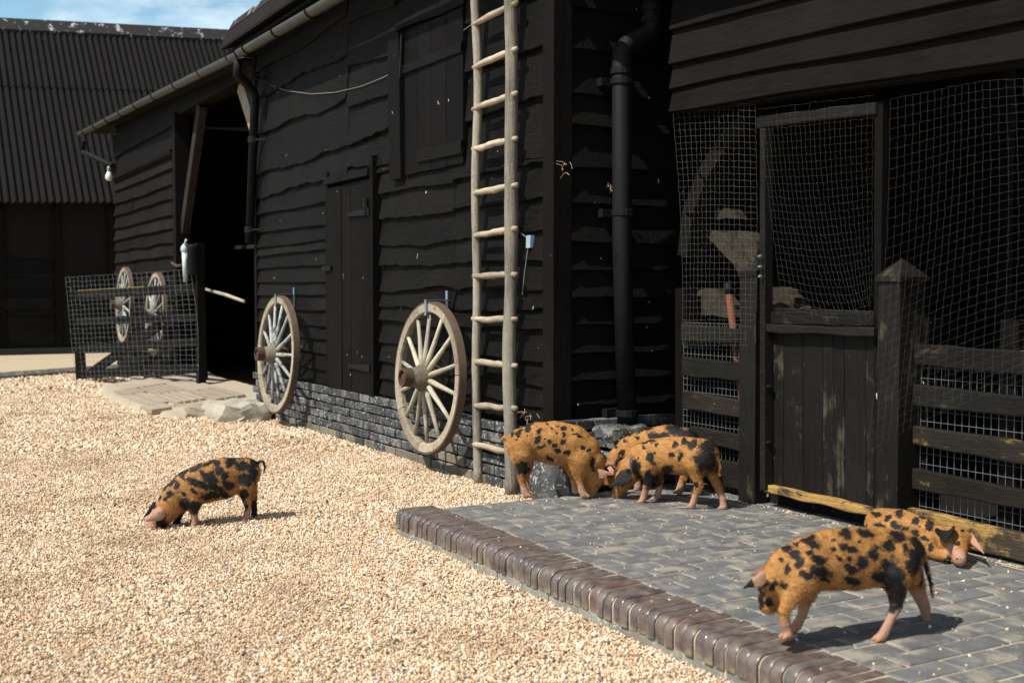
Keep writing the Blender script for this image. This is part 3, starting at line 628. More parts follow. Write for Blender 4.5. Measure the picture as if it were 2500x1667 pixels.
# ================================================================== FAR BARN
FX = -26.5
fb = thing('far_barn', 'distant black barn with a tall dark corrugated sheet roof', 'barn', (FX - 3, 4, 0))
ev0 = onX(-60, 494, FX + .35); ev1 = onX(330, 494, FX + .35); rd0 = onX(-60, 46, FX - 4.0); rd1 = onX(640, 82, FX - 4.0)
def lin(a, b, Y): t = (Y - a[1]) / (b[1] - a[1]); return a + (b - a) * t
V = []; Fc = []; pitch_c = 0.146; npt = 8; y0, y1 = -3.0, 13.0
ys = np.arange(y0, y1, pitch_c / npt)
for course in range(2):
    ta, tb = ((0.0, 0.62), (0.60, 1.0))[course]; base = len(V)
    for yv in ys:
        dz = 0.028 * math.sin(2 * math.pi * yv / pitch_c) + (0.02 if course else 0)
        e = lin(ev0, ev1, yv); d = lin(rd0, rd1, yv)
        for t in (ta, tb):
            p = e + (d - e) * t; V.append((p[0] + dz * 0.7, p[1], p[2] + dz * 0.7))
    for i in range(len(ys) - 1): a = base + 2 * i; Fc.append((a, a + 2, a + 3, a + 1))
add('corrugated_roof', V, Fc, M['roofsheet'], fb, True)
m = MB(); a = lin(rd0, rd1, y0); b = lin(rd0, rd1, y1); sd = Vector((4.35, 0, -(rd0[2] - ev0[2]))).normalized() * 0.45
rp = []
for p in (a, b): p = Vector(p); rp.append([p + Vector((0, 0, .05)), p + Vector((.03, 0, .05)) + sd * 0.0, p + sd + Vector((.05, 0, .05)), p + sd + Vector((0.02, 0, -.02)), p + Vector((-.4, 0, -.3))])
m.prism(rp[0], rp[1]); m.build('ridge_capping', M['ridge'], fb)
m = MB(); m.box((FX - .1, y0, 0), (FX, y1, 3.3)); m.build('front_wall', M['dark'], fb)
for i, yv in enumerate(np.arange(y0, 6.0, 1.1)):
    m = MB(); m.box((FX, yv, 0.12), (FX + .06, yv + .12, 3.2)); m.build('post', M['tar_v'], fb)
for z in (0.55, 0.95, 1.35, 1.75):
    m = MB(); m.box((FX + .004, y0, z), (FX + .04, 3.55, z + .26), .01); m.build('rail', M['tar'], fb)
m = MB(); m.box((FX - .05, y0, 0.0), (FX + .10, 6.0, .14), .01); m.build('sill', M['mortar_dark'], fb)
m = MB(); m.box((FX - 8.1, y0, 0), (FX - 8, y1, 3.4)); m.build('back_wall', M['dark'], fb)
m = MB(); m.prism([Vector(lin(rd0, rd1, y0)), Vector((FX - 8.3, y0, 3.2)), Vector((FX - 8.3, y0, 3.3)), Vector(lin(rd0, rd1, y0)) + Vector((0, 0, .05))], [Vector(lin(rd0, rd1, y1)), Vector((FX - 8.3, y1, 3.2)), Vector((FX - 8.3, y1, 3.3)), Vector(lin(rd0, rd1, y1)) + Vector((0, 0, .05))]); m.build('rear_roof', M['roofsheet'], fb)

# kerb along the path
kr = thing('kerb', 'row of dark rounded kerb blocks between gravel and path', 'kerb', (-20, 1.5, 0), kind='structure')
k0_, k1_ = onZ(-40, 928, 0.0), onZ(330, 900, 0.0)
kd = (k1_ - k0_); Lk = np.linalg.norm(kd); kd /= Lk; ang = math.atan2(kd[1], kd[0])
m = MB(); m.prism([(-.15, -.11, -.02), (-.15, .11, -.02), (-.15, .11, .06), (-.15, .04, .10), (-.15, -.05, .10), (-.15, -.11, .05)], [(.15, -.11, -.02), (.15, .11, -.02), (.15, .11, .06), (.15, .04, .10), (.15, -.05, .10), (.15, -.11, .05)])
kme = bpy.data.meshes.new('kerb_block'); kme.from_pydata(m.v, [], m.f); kme.materials.append(M['paver'])
s = 0.15
while s < Lk: p = k0_ + kd * s; add_mesh('kerb_block', kme, None, kr, (p[0], p[1], 0), (0, 0, ang + random.uniform(-.02, .02))); s += 0.325

# ================================================================== RAMP
rp_ = thing('ramp', 'worn stone and concrete ramp up to the open cart bay', 'ramp', (-14, 3.2, 0), kind='structure')
def rampz(x, y): return max(0.0, 0.035 + 0.13 * max(0, (y - 2.62)) / 1.2) + 0.05 * math.exp(-((x + 15.9) ** 2 + (y - 3.9) ** 2) / 0.25)
V = []; Fc = []; nx, ny = 46, 18; f1, f2 = wave(3, 5, 1, 9), wave(4, 6, 3, 20)
for j in range(ny + 1):
    for i in range(nx + 1):
        x = -16.6 + 4.35 * i / nx; yb = 2.58 + 0.05 * f2(x * 2) + 0.14 * max(0, (-15.3 - x)) + 0.22 * max(0, x + 13.0)
        y = yb + (4.1 - yb) * j / ny
        z = rampz(x, y) + 0.006 * f1(x * 3 + y * 7) if j else -0.03
        if i in (0, nx): z = -0.03
        V.append((x, y, z))
for j in range(ny):
    for i in range(nx): a = j * (nx + 1) + i; Fc.append((a, a + 1, a + nx + 2, a + nx + 1))
add('concrete', V, Fc, M['concrete'], rp_, True)
def slab(x0, x1, y0, y1, grooves=0, sk=0.0):
    m = MB(); ya = np.linspace(y0, y1, grooves + 2) if grooves else [y0, y1]
    for a, b in zip(ya[:-1], ya[1:]):
        g = 0.012 if grooves else 0.004
        P = [(x0, a + g), (x1, a + g + sk), (x1, b - g + sk), (x0, b - g)]
        m.prism([(x, y, rampz(x, y) - .02) for x, y in P], [(x, y, rampz(x, y) + .028) for x, y in P])
    return m.build('slab', M['flag'], rp_)
slab(-14.55, -13.15, 2.72, 2.98, 1); slab(-15.2, -14.58, 2.74, 3.02, 0); slab(-16.0, -15.22, 2.9, 3.5, 0)
slab(-13.12, -12.62, 2.64, 2.9, 0, .02); slab(-15.18, -14.1, 3.04, 3.36, 3); slab(-14.08, -12.95, 3.0, 3.34, 3); slab(-15.2, -13.9, 3.38, 3.72, 0); slab(-13.88, -12.7, 3.36, 3.72, 2)
rock('end_block', (-12.0, 3.40, 0.05), (0.85, 0.55, 0.24), M['boulder'], rp_, 31, 0.25)
rock('end_block', (-12.6, 3.2, 0.02), (0.7, 0.6, 0.16), M['concrete'], rp_, 37, 0.25)

# ================================================================== WAGON WHEELS
def wheel(cx, cz, R, yc, lean, label, nsp=14, blue=False, group='old spoked wagon wheels on the barn wall', rot0=0.1, bracket=True):
    t = thing('wagon_wheel', label, 'wagon wheel', (cx, yc, max(0.0, cz - R)), group)
    yt = lambda z: yc + (z - cz) * lean         # top leans to the wall
    def pt(r, a, d): # d: out of wheel plane, towards yard
        z = cz + r * math.sin(a); return (cx + r * math.cos(a), yt(z) - d, z)
    seg = 7
    for i in range(seg):                        # felloes
        m = MB(); aa = np.linspace(rot0 + 2 * math.pi * i / seg + .006, rot0 + 2 * math.pi * (i + 1) / seg - .006, 9)
        ring = lambda a: [pt(R - .075, a, -.022), pt(R - .014, a, -.030), pt(R - .014, a, .030), pt(R - .070, a, .028), pt(R - .078, a, .012)]
        rings = [ring(a) for a in aa]; V = [p for r_ in rings for p in r_]; Fc = [tuple(range(5)), tuple(8 * 5 + k for k in range(4, -1, -1))]
        for q in range(8):
            for k in range(5): a = q * 5 + k; b = q * 5 + (k + 1) % 5; Fc.append((a, a + 5, b + 5, b))
        m.quads(V, Fc); m.build('felloe', M['felloe'], t)
    V = []; n = 72                              # iron tyre
    for i in range(n):
        a = 2 * math.pi * i / n; V += [pt(R - .0135, a, -.028), pt(R, a, -.028), pt(R, a, .028), pt(R - .0135, a, .028)]
    Fc = [(i * 4 + k, ((i + 1) % n) * 4 + k, ((i + 1) % n) * 4 + (k + 1) % 4, i * 4 + (k + 1) % 4) for i in range(n) for k in range(4)]
    add('iron_tyre', V, Fc, M['tyre'], t)
    for i in range(nsp):
        a = rot0 + 0.17 + 2 * math.pi * i / nsp; m = MB(); jj = random.uniform(-.01, .01)
        m.tube([pt(.075, a, .035), pt(.16, a, .03), pt(R * .6, a + jj, .012), pt(R - .07, a + jj, 0.0)], [.020, .021, .0165, .0145], 7); m.build('spoke', M['spoke_blue'] if blue else M['spoke'], t, True)
    m = MB(); prof = [(-.10, .06), (-.09, .082), (-.02, .098), (.03, .105), (.07, .098), (.10, .078), (.15, .068)]
    ax = Vector((0, -1, lean)); c = Vector((cx, yc, cz)); m.lathe(prof, c, ax, 20); hub = m.build('hub', M['nave'], t, True)
    m = MB(); m.lathe([(.145, .050), (.145, .071), (.215, .066), (.215, .052), (.17, .048), (.17, .02)], c, ax, 20); m.build('hub_band', M['rust'], hub)
    m = MB(); m.lathe([(.16, .0), (.16, .028), (.205, .026), (.205, .012)], c, ax, 10); m.build('axle_box', M['rust'], hub)
    if bracket:
        zt = cz + R; m = MB(); m.beam((cx - .02, yt(zt) - .04, zt - .10), (cx - .02, yt(zt) - .04, zt + .012), .03, .008, up=(0, 1, 0)); m.beam((cx - .02, yt(zt) - .045, zt + .012), (cx - .02, WY - .03, zt + .012), .03, .006); m.beam((cx - .02, WY - .062, zt - .12), (cx - .02, WY - .062, zt + .08), .03, .006, up=(0, 1, 0)); m.build('hanging_bracket', M['steel'], t)
    return t
wheel(-7.62, 0.70, 0.553, 3.58, 0.05, 'bare grey-brown wagon wheel hung beside the wooden ladder')
wheel(-11.08, 0.71, 0.58, 3.56, 0.05, 'wagon wheel with flaking blue-grey spokes hung by the cart bay', blue=True, rot0=.3)
wa = onY(304, 744, 3.62); wb = onY(381, 768, 3.62)
wheel(wa[0], wa[2], .60, 3.62, .04, 'pale wagon wheel behind the wire mesh gate, nearer the gate latch end', blue=True, bracket=False, rot0=.5)
wheel(wb[0], wb[2] , .60, 3.62, .04, 'pale wagon wheel behind the wire mesh gate, beside the hand pump', blue=True, bracket=False, rot0=.2)

# ================================================================== LADDER
lad = thing('ladder', 'tall rustic pole ladder of grey weathered wood standing against barn', 'ladder', (-6.83, 3.69, 0))
def pole(name, x, y, z0, z1, r, seed, mat, xt=None):
    m = MB(); f1, f2, f3 = wave(seed, 4, 1, 5), wave(seed + 1, 4, 1, 5), wave(seed + 2, 6, 2, 14)
    zz = np.linspace(z0, z1, 46); pts = [(x + ((xt or x) - x) * (z - z0) / (z1 - z0) + .010 * f1(z), y + .006 * f2(z), z) for z in zz]
    m.tube(pts, [r * (1 - .05 * (z - z0) / (z1 - z0)) * (1 + .07 * f3(z)) for z in zz], 12, wob=.03); return m.build(name, mat, lad, True)
pole('rail', -7.06, 3.685, -.01, 4.1, .031, 51, M['grey_wood'], -7.07); pole('rail', -6.56, 3.675, -.01, 4.1, .044, 61, M['grey_wood'], -6.57)
zr = [onY(1205, y * 1.063, 3.69)[2] for y in (1028, 933, 834, 733, 633, 535, 437, 333, 236, 138, 37)] + [3.66, 3.92]
for i, z in enumerate(zr):
    m = MB(); f = wave(80 + i, 4, 2, 9); xs_ = np.linspace(-7.085, -6.485, 11); sk = random.uniform(-.01, .05)
    m.tube([(x, 3.672 + .003 * f(x * 5), z + .003 * f(x * 4) + sk * (x + 6.83)) for x in xs_], [.0165 + .006 * math.sin(math.pi * k / 10) + .002 * f(k) for k in range(11)], 9, wob=.05); m.build('rung', M['rung'], lad, True)

# ================================================================== SMALL THINGS ON THE BARN WALL
pts = [onY(*p, 3.745) for p in ((658, 207), (700, 222), (760, 230), (820, 226), (880, 212), (935, 190), (985, 163), (1040, 132), (1095, 100), (1150, 62))]
m = MB(); m.tube(pts, .003, 5); tag(m.build('cable', M['cable'], None, True), 'thin pale cable sagging across the upper barn wall', 'cable')
bp = onY(1290, 590, 3.74); sw = thing('junction_box', 'small pale blue junction box on the wall beside the ladder', 'junction box', tuple(bp))
m = MB(); m.box((bp[0] - .026, 3.738, bp[2] - .04), (bp[0] + .026, 3.77, bp[2] + .04), .002); m.build('case', M['blue'], sw)
m = MB(); m.tube([(bp[0] - .01, 3.742, bp[2] - .05), (bp[0] - .05, 3.74, bp[2] - .2), (bp[0] - .08, 3.742, bp[2] - .34)], .004, 5); m.build('flex', M['wire'], sw)
m = MB(); m.tube([(bp[0] - .03, 3.742, bp[2] + .03), (bp[0] - .12, 3.735, bp[2] + .07), (bp[0] - .16, 3.74, bp[2] + .10)], .004, 5); m.build('flex', M['wire'], sw)
b = onY(266, 430, 3.4); lb = thing('light_bulb', 'bare unlit light bulb hanging under the end of the gutter', 'light bulb', (b[0], b[1], b[2] - .09))
m = MB(); m.lathe([(-.075, .012), (-.07, .035), (-.04, .055), (0, .056), (.04, .04), (.07, .025)], b, (0, 0, 1), 14); m.build('glass', M['glass'], lb, True)
m = MB(); m.lathe([(.071, .03), (.13, .028), (.15, .012)], b, (0, 0, 1), 10); m.build('socket', M['steel'], lb)
m = MB(); m.tube([(b[0], b[1], b[2] + .15), (b[0], b[1] + .02, b[2] + .5), (b[0], 3.5, 4.1)], .006, 5); m.build('flex', M['pipe'], lb)
def straws(name, c, n, spread, label, L=.038):
    m = MB(); c = Vector(c)
    for _ in range(n):
        p = c + Vector((random.gauss(0, spread[0]), random.gauss(0, spread[1]), random.gauss(0, spread[2]))); d = Vector((random.uniform(-1, 1), random.uniform(-.5, .3), random.uniform(-.9, .6))).normalized()
        m.tube([p, p + d * L * .5 + Vector((0, 0, random.uniform(-.01, .01))), p + d * L * random.uniform(.8, 1.3) + Vector((0, 0, -.012))], .0013, 4)
    return tag(m.build(name, M['straw']), label, 'straw', kind='stuff')
c = onY(1375, 405, 3.70); straws('straw_tuft', c, 10, (.02, .01, .03), 'wisp of straw caught on the corner post')
c = onX(1495, 455, XC + .08); straws('straw_tuft', c, 10, (.01, .03, .02), 'wisp of straw caught beside the iron downpipe')
c = onY(1290, 1010, 3.66); straws('straw_tuft', c, 10, (.06, .02, .015), 'straw lying on the plinth ledge beside the ladder')
c = onZ(1700, 1238, PZ + .004)
m = MB()
for (a, b) in (((1650, 1237), (1682, 1238)), ((1700, 1240), (1740, 1238)), ((1120, 1205), (1150, 1207)), ((2430, 1372), (2495, 1385)), ((2445, 1378), (2500, 1392))): m.tube([onZ(*a, PZ + .006), onZ(*b, PZ + .007)], .0025, 4)
tag(m.build('loose_straw', M['straw']), 'few straws lying on the brick platform', 'straw', kind='stuff')

# ================================================================== SHED WITH THE PIG PEN
BY = 4.37
shed = thing('shed', 'low black timber shed with wide fascia boards behind the fence', 'shed', (-3.5, 6, 0))
c7 = lambda x, y: (1600 + x / 2.24, y / 2.24)
c8 = lambda x, y: (1600 + x / 2.24, 600 + y / 2.24)
FY = 4.30; fx0 = onY(1648, 250, FY)[0]; fx1 = -0.4
def fline(p, q):
    a = onY(*c7(*p), FY); b = onY(*c7(*q), FY); k = (b[2] - a[2]) / (b[0] - a[0]); return lambda x: a[2] + k * (x - a[0])
L2 = fline((100, 365), (1700, 20)); L3 = fline((100, 495), (2016, 130)); L4 = fline((90, 615), (1200, 455)); L1 = lambda x: L2(x) + 0.21; L0 = lambda x: L1(x) + .2; Lm = lambda x: L0(x) + .22
for (lt, lb_) in ((Lm, L0), (L0, L1), (L1, L2), (L2, L3), (L3, L4)):
    board('fascia_board', shed, (0, FY, 0), A, N, fx0, fx1, lt(fx0) + .03, lb_(fx0), M['tar_brown'], amp=.006, ragged=.001, seg=.25, lap=.022, zt2=lt(fx1) + .03, zb2=lb_(fx1))
m = MB(); m.prism([(fx0 + .02, FY + .002, L4(fx0) - .01), (fx0 + .02, FY + .1, L4(fx0) - .01), (fx0 + .02, FY + .1, Lm(fx0)), (fx0 + .02, FY + .002, Lm(fx0))], [(fx1, FY + .002, L4(fx1) - .01), (fx1, FY + .1, L4(fx1) - .01), (fx1, FY + .1, Lm(fx1)), (fx1, FY + .002, Lm(fx1))]); m.build('front_beam', M['dark'], shed)
ez0 = L1(fx0) + .40; ez1 = L1(fx1) + .40
m = MB(); m.prism([(XC + .02, 3.98, ez0), (XC + .02, 9.2, ez0 + 1.6), (XC + .02, 9.2, ez0 + 1.7), (XC + .02, 3.98, ez0 + .07)], [(fx1, 3.98, ez1), (fx1, 9.2, ez1 + 1.6), (fx1, 9.2, ez1 + 1.7), (fx1, 3.98, ez1 + .07)]); m.build('roof', M['roofsheet'], shed)
m = MB(); m.box((XC + .07, 8.0, 0), (fx1, 8.1, 4.4)); m.build('back_wall', M['dark'], shed)
m = MB(); m.box((fx1, 4.42, 0), (fx1 + .1, 8.1, 4.0)); m.build('end_wall', M['dark'], shed)
m = MB(); m.box((XC + .06, 4.66, .0), (fx1, 8.0, .10)); m.build('floor_slab', M['dark'], shed)
p0, p1 = onY(1690, 560, 4.50), onY(1815, 320, 4.50)
m = MB(); q_ = [onY(*p, 4.50) for p in ((1835, 300), (1785, 350), (1735, 430), (1700, 520), (1688, 620))]
for a, b in zip(q_[:-1], q_[1:]): m.beam(a, b + (b - a) * .06, .10, .14, up=(0, 1, 0))
m.build('brace', M['tar'], shed)
for poly in ([(340, 1140), (420, 1145), (448, 1195), (318, 1195)], [(290, 1262), (490, 1262), (545, 1310), (560, 1480), (470, 1500), (360, 1380), (285, 1300)],
             [(230, 1584), (330, 1579), (400, 1644), (440, 1734), (205, 1724)], [(640, 1574), (720, 1584), (800, 1689), (640, 1700)]):
    P_ = []                         # sun patches on the inner wall, shaped as separate rough daub panels
    for q in range(len(poly)):
        a, b = np.array(poly[q], float), np.array(poly[(q + 1) % len(poly)], float)
        for t in (0, .25, .5, .75): P_.append(a + (b - a) * t + rng.normal(0, 4, 2))
    P3 = [onY(*c7(*p), 4.56) for p in P_]; m = MB(); m.prism([(p[0], 4.56, p[2]) for p in P3], [(p[0], 4.64, p[2]) for p in P3]); m.build('sun_patch_panel', M['daub'], shed)

def pbox(name, parent, p_tl, p_tr, p_br, p_bl, Y, th, mat, jag=0.0):
    """a board seen in the photo by its four front corners, on the plane Y, th thick"""
    tl, tr, br, bl = [onY(*c8(*p), Y) for p in (p_tl, p_tr, p_br, p_bl)]
    n = max(2, int(abs(tr[0] - tl[0]) / .06)); _bs[0] += 1; f = wave(_bs[0], 6, 3, 28); f2 = wave(_bs[0] + 50, 6, 3, 28); V = []; Fc = []
    for i in range(n + 1):
        t = i / n; a = tl + (tr - tl) * t; b = bl + (br - bl) * t
        a[2] += jag * f(a[0]); b[2] += jag * f2(b[0]); dy = jag * .25 * f(b[0] * 1.7)
        V += [(a[0], Y + th, a[2]), (a[0], Y + .004, a[2]), (a[0], Y + dy, a[2] - .006), (b[0], Y + dy, b[2] + .006), (b[0], Y + .004, b[2]), (b[0], Y + th, b[2])]
    for i in range(n):
        for k in range(6): a = i * 6 + k; b = i * 6 + (k + 1) % 6; Fc.append((a, b, b + 6, a + 6))
    Fc += [tuple(range(5, -1, -1)), tuple(n * 6 + k for k in range(6))]
    return add(name, V, Fc, mat, parent)
def wiregrid(name, parent, corners, Y, nu, nv, r, mat, jit=0.0, warp=None, seed=1, sub=1, tri=3, drop=0.0):
    tl, tr, br, bl = [np.array(p, float) for p in corners]; m = MB(); R = random.Random(seed)
    U, W = nu * sub, nv * sub; J = {}
    def P(i, k):
        u, w = i / U, k / W
        if (i, k) not in J:
            p = (tl * (1 - u) + tr * u) * (1 - w) + (bl * (1 - u) + br * u) * w
            p = p + np.array([R.gauss(0, jit), R.gauss(0, jit) * .5, R.gauss(0, jit)])
            if warp: p = p + np.array(warp(u, w))
            J[(i, k)] = p
        return J[(i, k)]
    for i in range(0, U + 1, sub):
        pts = [P(i, k) for k in range(W + 1)]; pts = pts[int(R.random() * drop * W):W + 1 - int(R.random() * drop * W)]; m.tube(pts, r, tri, False)
    for k in range(0, W + 1, sub):
        pts = [P(i, k) for i in range(U + 1)]; m.tube(pts, r, tri, False)
    return m.build(name, mat, parent)

# gate
gt = thing('pen_gate', 'black planked pen gate with open netted top and chewed bottom rail', 'gate', tuple(onY(*c8(900, 1420), BY - .02)))
GYP = BY - 0.03
def gx(x): return onY(*c8(x, 900), GYP)[0]
jo = [(632, 700), (703, 806), (810, 914), (917, 970), (972, 1033), (1036, 1150), (1153, 1200)]
for a, b in jo:
    f = lambda x: 480 + (x - 632) * .03; g_ = lambda x: 1325 + (x - 632) * .215
    pbox('plank', gt, (a, 340 + (a - 632) * .03), (b, 340 + (b - 632) * .03), (b, g_(b)), (a, g_(a)), GYP + .01 + random.uniform(-.003, .003), .03, M['gate_v'])
pbox('upper_rail', gt, (632, 357), (1195, 372), (1195, 440), (632, 428), GYP - .012, .022, M['fence'], .004)
pbox('middle_rail', gt, (596, 428), (1195, 452), (1195, 498), (596, 472), GYP - .05, .06, M['fence'], .003)
pbox('bottom_rail', gt, (592, 1300), (1192, 1438), (1192, 1482), (592, 1345), GYP - .035, .045, M['fence_raw'], .0035)
pbox('hinge_stile', gt, (572, -640), (600, -643), (600, 1335), (572, 1342), GYP - .055, .055, M['fence'], .002)
pbox('latch_stile', gt, (1200, -790), (1245, -796), (1222, 1460), (1190, 1450), GYP - .004, .05, M['tar_v'], .002)
pbox('top_rail', gt, (550, -704), (1205, -785), (1205, -720), (550, -640), GYP - .02, .04, M['fence'], .003)
for y in (58, 115, 168): q = onY(*c8(578, y), GYP - .07); m = MB(); m.lathe([(0, .008), (.012, .008), (.02, .004)], q, (0, -1, 0), 8); m.build('bolt', M['steel'], gt)
for y in (770, 1075): q = onY(*c8(630, y), GYP - .02); m = MB(); m.lathe([(0, .012), (.02, .012), (.03, .006)], q, (0, -1, 0), 8); m.build('bolt', M['pipe'], gt)
m = MB(); a = onY(*c8(575, 1352), BY); b = onY(*c8(2090, 1720), BY); m.beam((a[0], BY + .12, PZ + .03), (b[0], BY + .12, PZ + .03), .12, .09); m.build('sill', M['dark'], shed)
# posts
def capped_post(label, x0, x1, dep, ztop, y, mat, cap=True):
    t = thing('gate_post', label, 'gate post', ((x0 + x1) / 2, y + dep / 2, PZ)); m = MB(); m.box((x0, y, PZ - .05), (x1, y + dep, ztop), .002); m.build('shaft', mat, t)
    if cap:
        m = MB(); e = .012; b = [(x0 - e, y - e), (x1 + e, y - e), (x1 + e, y + dep + e), (x0 - e, y + dep + e)]; ap = ((x0 + x1) / 2, y + dep / 2, ztop + .10); n = len(m.v)
        m.v += [(p[0], p[1], ztop - .012) for p in b] + [(p[0], p[1], ztop + .01) for p in b] + [ap]
        m.f += [(3, 2, 1, 0)] + [(i, (i + 1) % 4, 4 + (i + 1) % 4, 4 + i) for i in range(4)] + [(4 + i, 4 + (i + 1) % 4, 8) for i in range(4)]; m.build('cap', mat, t)
    return t
PY1 = BY - .06
a = onY(*c8(458, 1000), PY1); b = onY(*c8(545, 1000), PY1); zt = onY(*c8(500, 150), PY1)[2]
capped_post('gate post with weathered scratched face on the hinge side of the gate', a[0], b[0], .09, zt, PY1, M['gate_v'])
a = onY(*c8(1212, 800), PY1 - .04); b = onY(*c8(1330, 800), PY1 - .04); zt = onY(*c8(1330, 180), PY1 - .04)[2]
capped_post('stout black square gate post with pyramid cap on the latch side', a[0], b[0], .17, zt, PY1 - .04, M['gate_v'])
# fence left of the gate
fl = thing('rail_fence', 'short fence of weathered rails backed with wire mesh behind the spotted piglets', 'fence', tuple(onY(*c8(300, 1330), BY)))
pbox('rail', fl, (140, 428), (460, 455), (460, 535), (140, 520), BY, .04, M['fence'], .004)
pbox('rail', fl, (145, 608), (460, 638), (460, 738), (145, 712), BY, .04, M['fence'], .004)
pbox('rail', fl, (148, 793), (460, 845), (460, 938), (148, 890), BY, .04, M['fence_low'], .003)
pbox('rail', fl, (190, 985), (460, 1038), (460, 1125), (190, 1060), BY, .04, M['fence_low'], .003)
pbox('rail', fl, (190, 1140), (460, 1192), (460, 1335), (190, 1280), BY, .04, M['fence_low'], .003)
a = onY(*c8(150, 1330), BY + .05); b = onY(*c8(458, 430), BY + .05)
wiregrid('wire_mesh', fl, [(a[0], BY + .05, b[2]), (b[0], BY + .05, b[2]), (b[0], BY + .05, PZ), (a[0], BY + .05, PZ)], 0, 14, 26, .0016, M['wire'])
a0 = onY(*c8(140, 900), BY + .06)[0]; m = MB(); m.box((a0 - .06, BY + .06, PZ - .03), (a0 + .04, BY + .15, 1.35), .004); m.build('post', M['tar_v'], fl)
# fence right of the gate
fr_ = thing('rail_fence', 'long fence of dark rails with chewed lower edges beside the sleeping piglet', 'fence', tuple(onY(*c8(1700, 1560), BY)))
def rr_(y0, y1, b0, b1, mat, jag, Y=BY, x0=1345, x1=2140):
    k = (x1 - 1345) / (2016 - 1345); pbox('rail', fr_, (x0, y0 + (x0 - 1345) / 671 * (y1 - y0)), (x1, y0 + (y1 - y0) * k), (x1, b0 + (b1 - b0) * k), (x0, b0 + (x0 - 1345) / 671 * (b1 - b0)), Y, .04, mat, jag)
rr_(530, 580, 645, 705, M['fence'], .003); rr_(752, 828, 868, 935, M['fence'], .003); rr_(978, 1072, 1075, 1198, M['fence_low'], .003)
rr_(1203, 1338, 1318, 1442, M['fence_low'], .003); rr_(1428, 1572, 1560, 1730, M['fence_raw'], .005, BY - .03)
a = onY(*c8(1345, 900), BY + .05)[0]; b = onY(*c8(2140, 900), BY + .05)[0]; zt = onY(*c8(1700, 560), BY + .05)[2]
wiregrid('wire_mesh', fr_, [(a, BY + .05, zt), (b, BY + .05, zt), (b, BY + .05, PZ), (a, BY + .05, PZ)], 0, 20, 18, .0017, M['wire'])
for x in (a + .05, b - .25): m = MB(); m.box((x, BY + .06, PZ - .03), (x + .1, BY + .16, 1.2), .004); m.build('post', M['tar_v'], fr_)
# netting
NY = BY - .075
def netp(pts, Y=NY): return [onY(*c8(*p), Y) for p in pts]
tg = lambda o, l: tag(o, l, 'netting', 'bird netting on the pen front')
tg(wiregrid('bird_netting', None, netp([(92, -744), (545, -770), (545, 545), (145, 545)]), 0, 16, 38, .00042, M['net'], .0016, lambda u, w: (.02 * math.sin(3 * w + u), .015 * math.sin(5 * u + 3 * w), .025 * math.sin(2.2 * u + 1) * (1 - w)), 3, 2), 'fine square netting left of the pen gate above the short fence')
tg(wiregrid('bird_netting', None, netp([(560, -744), (1190, -822), (1190, 385), (700, 375)], GYP - .065), 0, 23, 30, .00036, M['netgrey'], .002, lambda u, w: (.16 * math.sin(math.pi * u) * w * w, -.04 * math.sin(3 * u) * math.sin(2.5 * w), -.05 * math.sin(math.pi * u) * w), 5, 2, drop=.12), 'torn sagging netting over the open top of the pen gate')
tg(wiregrid('bird_netting', None, netp([(1285, -800), (2120, -915), (2120, 700), (1160, 1130)], NY - .06), 0, 20, 36, .0004, M['netgrey'], .0016, lambda u, w: (.02 * math.sin(4 * w), .02 * math.sin(6 * u + 2 * w), .02 * math.sin(3 * u)), 7, 2), 'dark netting hanging over the square post and long fence')
# broom handle leaning behind the fence
a = onY(*c8(395, 205), BY + .09); b = onY(*c8(402, 265), BY + .09); c = onY(*c8(448, 640), BY + .09)
br = thing('tool_handle', 'red wooden tool handle with black grip leaning behind the short fence', 'tool', (c[0], c[1], PZ))
m = MB(); m.tube([b, c, c + (c - b) * 1.05], .021, 10); m.build('shaft', M['redtool'], br, True)
m = MB(); m.tube([a, b], .023, 10); m.build('grip', M['pipe'], br, True)

# ================================================================== WIRE GATE BY THE CART BAY
yg = thing('yard_gate', 'half open black timber yard gate covered in square wire mesh', 'gate', (-17.5, 3.4, 0))
h0 = np.array([-18.30, 2.87, 0]); h1 = np.array([-14.85, 3.66, 0]); gd = (h1 - h0); GL = np.linalg.norm(gd); gd /= GL; gn = np.array([gd[1], -gd[0], 0])
def GP(s, z, d=0.0): p = h0 + gd * s + gn * d; return (p[0], p[1], z)
c2 = lambda x, y: (100 + x / 3.137, 550 + y / 3.137)
def gz(x, y):     # pixel -> (s, z) on the gate plane
    d = ray(*c2(x, y)); t = np.dot(h0 - C0, gn) / np.dot(d, gn); P = C0 + d * t; return np.dot(P - h0, gd), P[2]
def gbar(name, p, q, w, mat, d=.0): a = gz(*p); b = gz(*q); m = MB(); m.beam(GP(a[0], a[1], d), GP(b[0], b[1], d), .05, w); return m.build(name, mat, yg)
gbar('stile', (262, 400), (325, 1195), .11, M['tar_v']); gbar('rail', (300, 532), (1195, 483), .12, M['tar'], .03); gbar('rail', (300, 735), (1210, 706), .11, M['tar'], .03)
gbar('rail', (310, 945), (1240, 890), .11, M['tar'], .03); gbar('rail', (365, 1140), (1235, 1095), .12, M['tar'], .03); gbar('brace', (365, 1130), (900, 760), .13, M['tar'], -.03); gbar('stile', (1215, 460), (1240, 1180), .12, M['tar_v'])
gbar('foot', (318, 960), (330, 1200), .13, M['timber'], .05)
a = gz(310, 507); b = gz(820, 478); m = MB(); m.beam(GP(a[0], a[1] + .012, .03), GP(b[0], b[1] + .012, .03), .05, .016); m.build('lichen', M['moss'], yg)
cr = [GP(*gz(225, 400), .075), GP(*gz(1185, 340), .075), GP(*gz(1250, 1180), .10), GP(*gz(300, 1190), .075)]
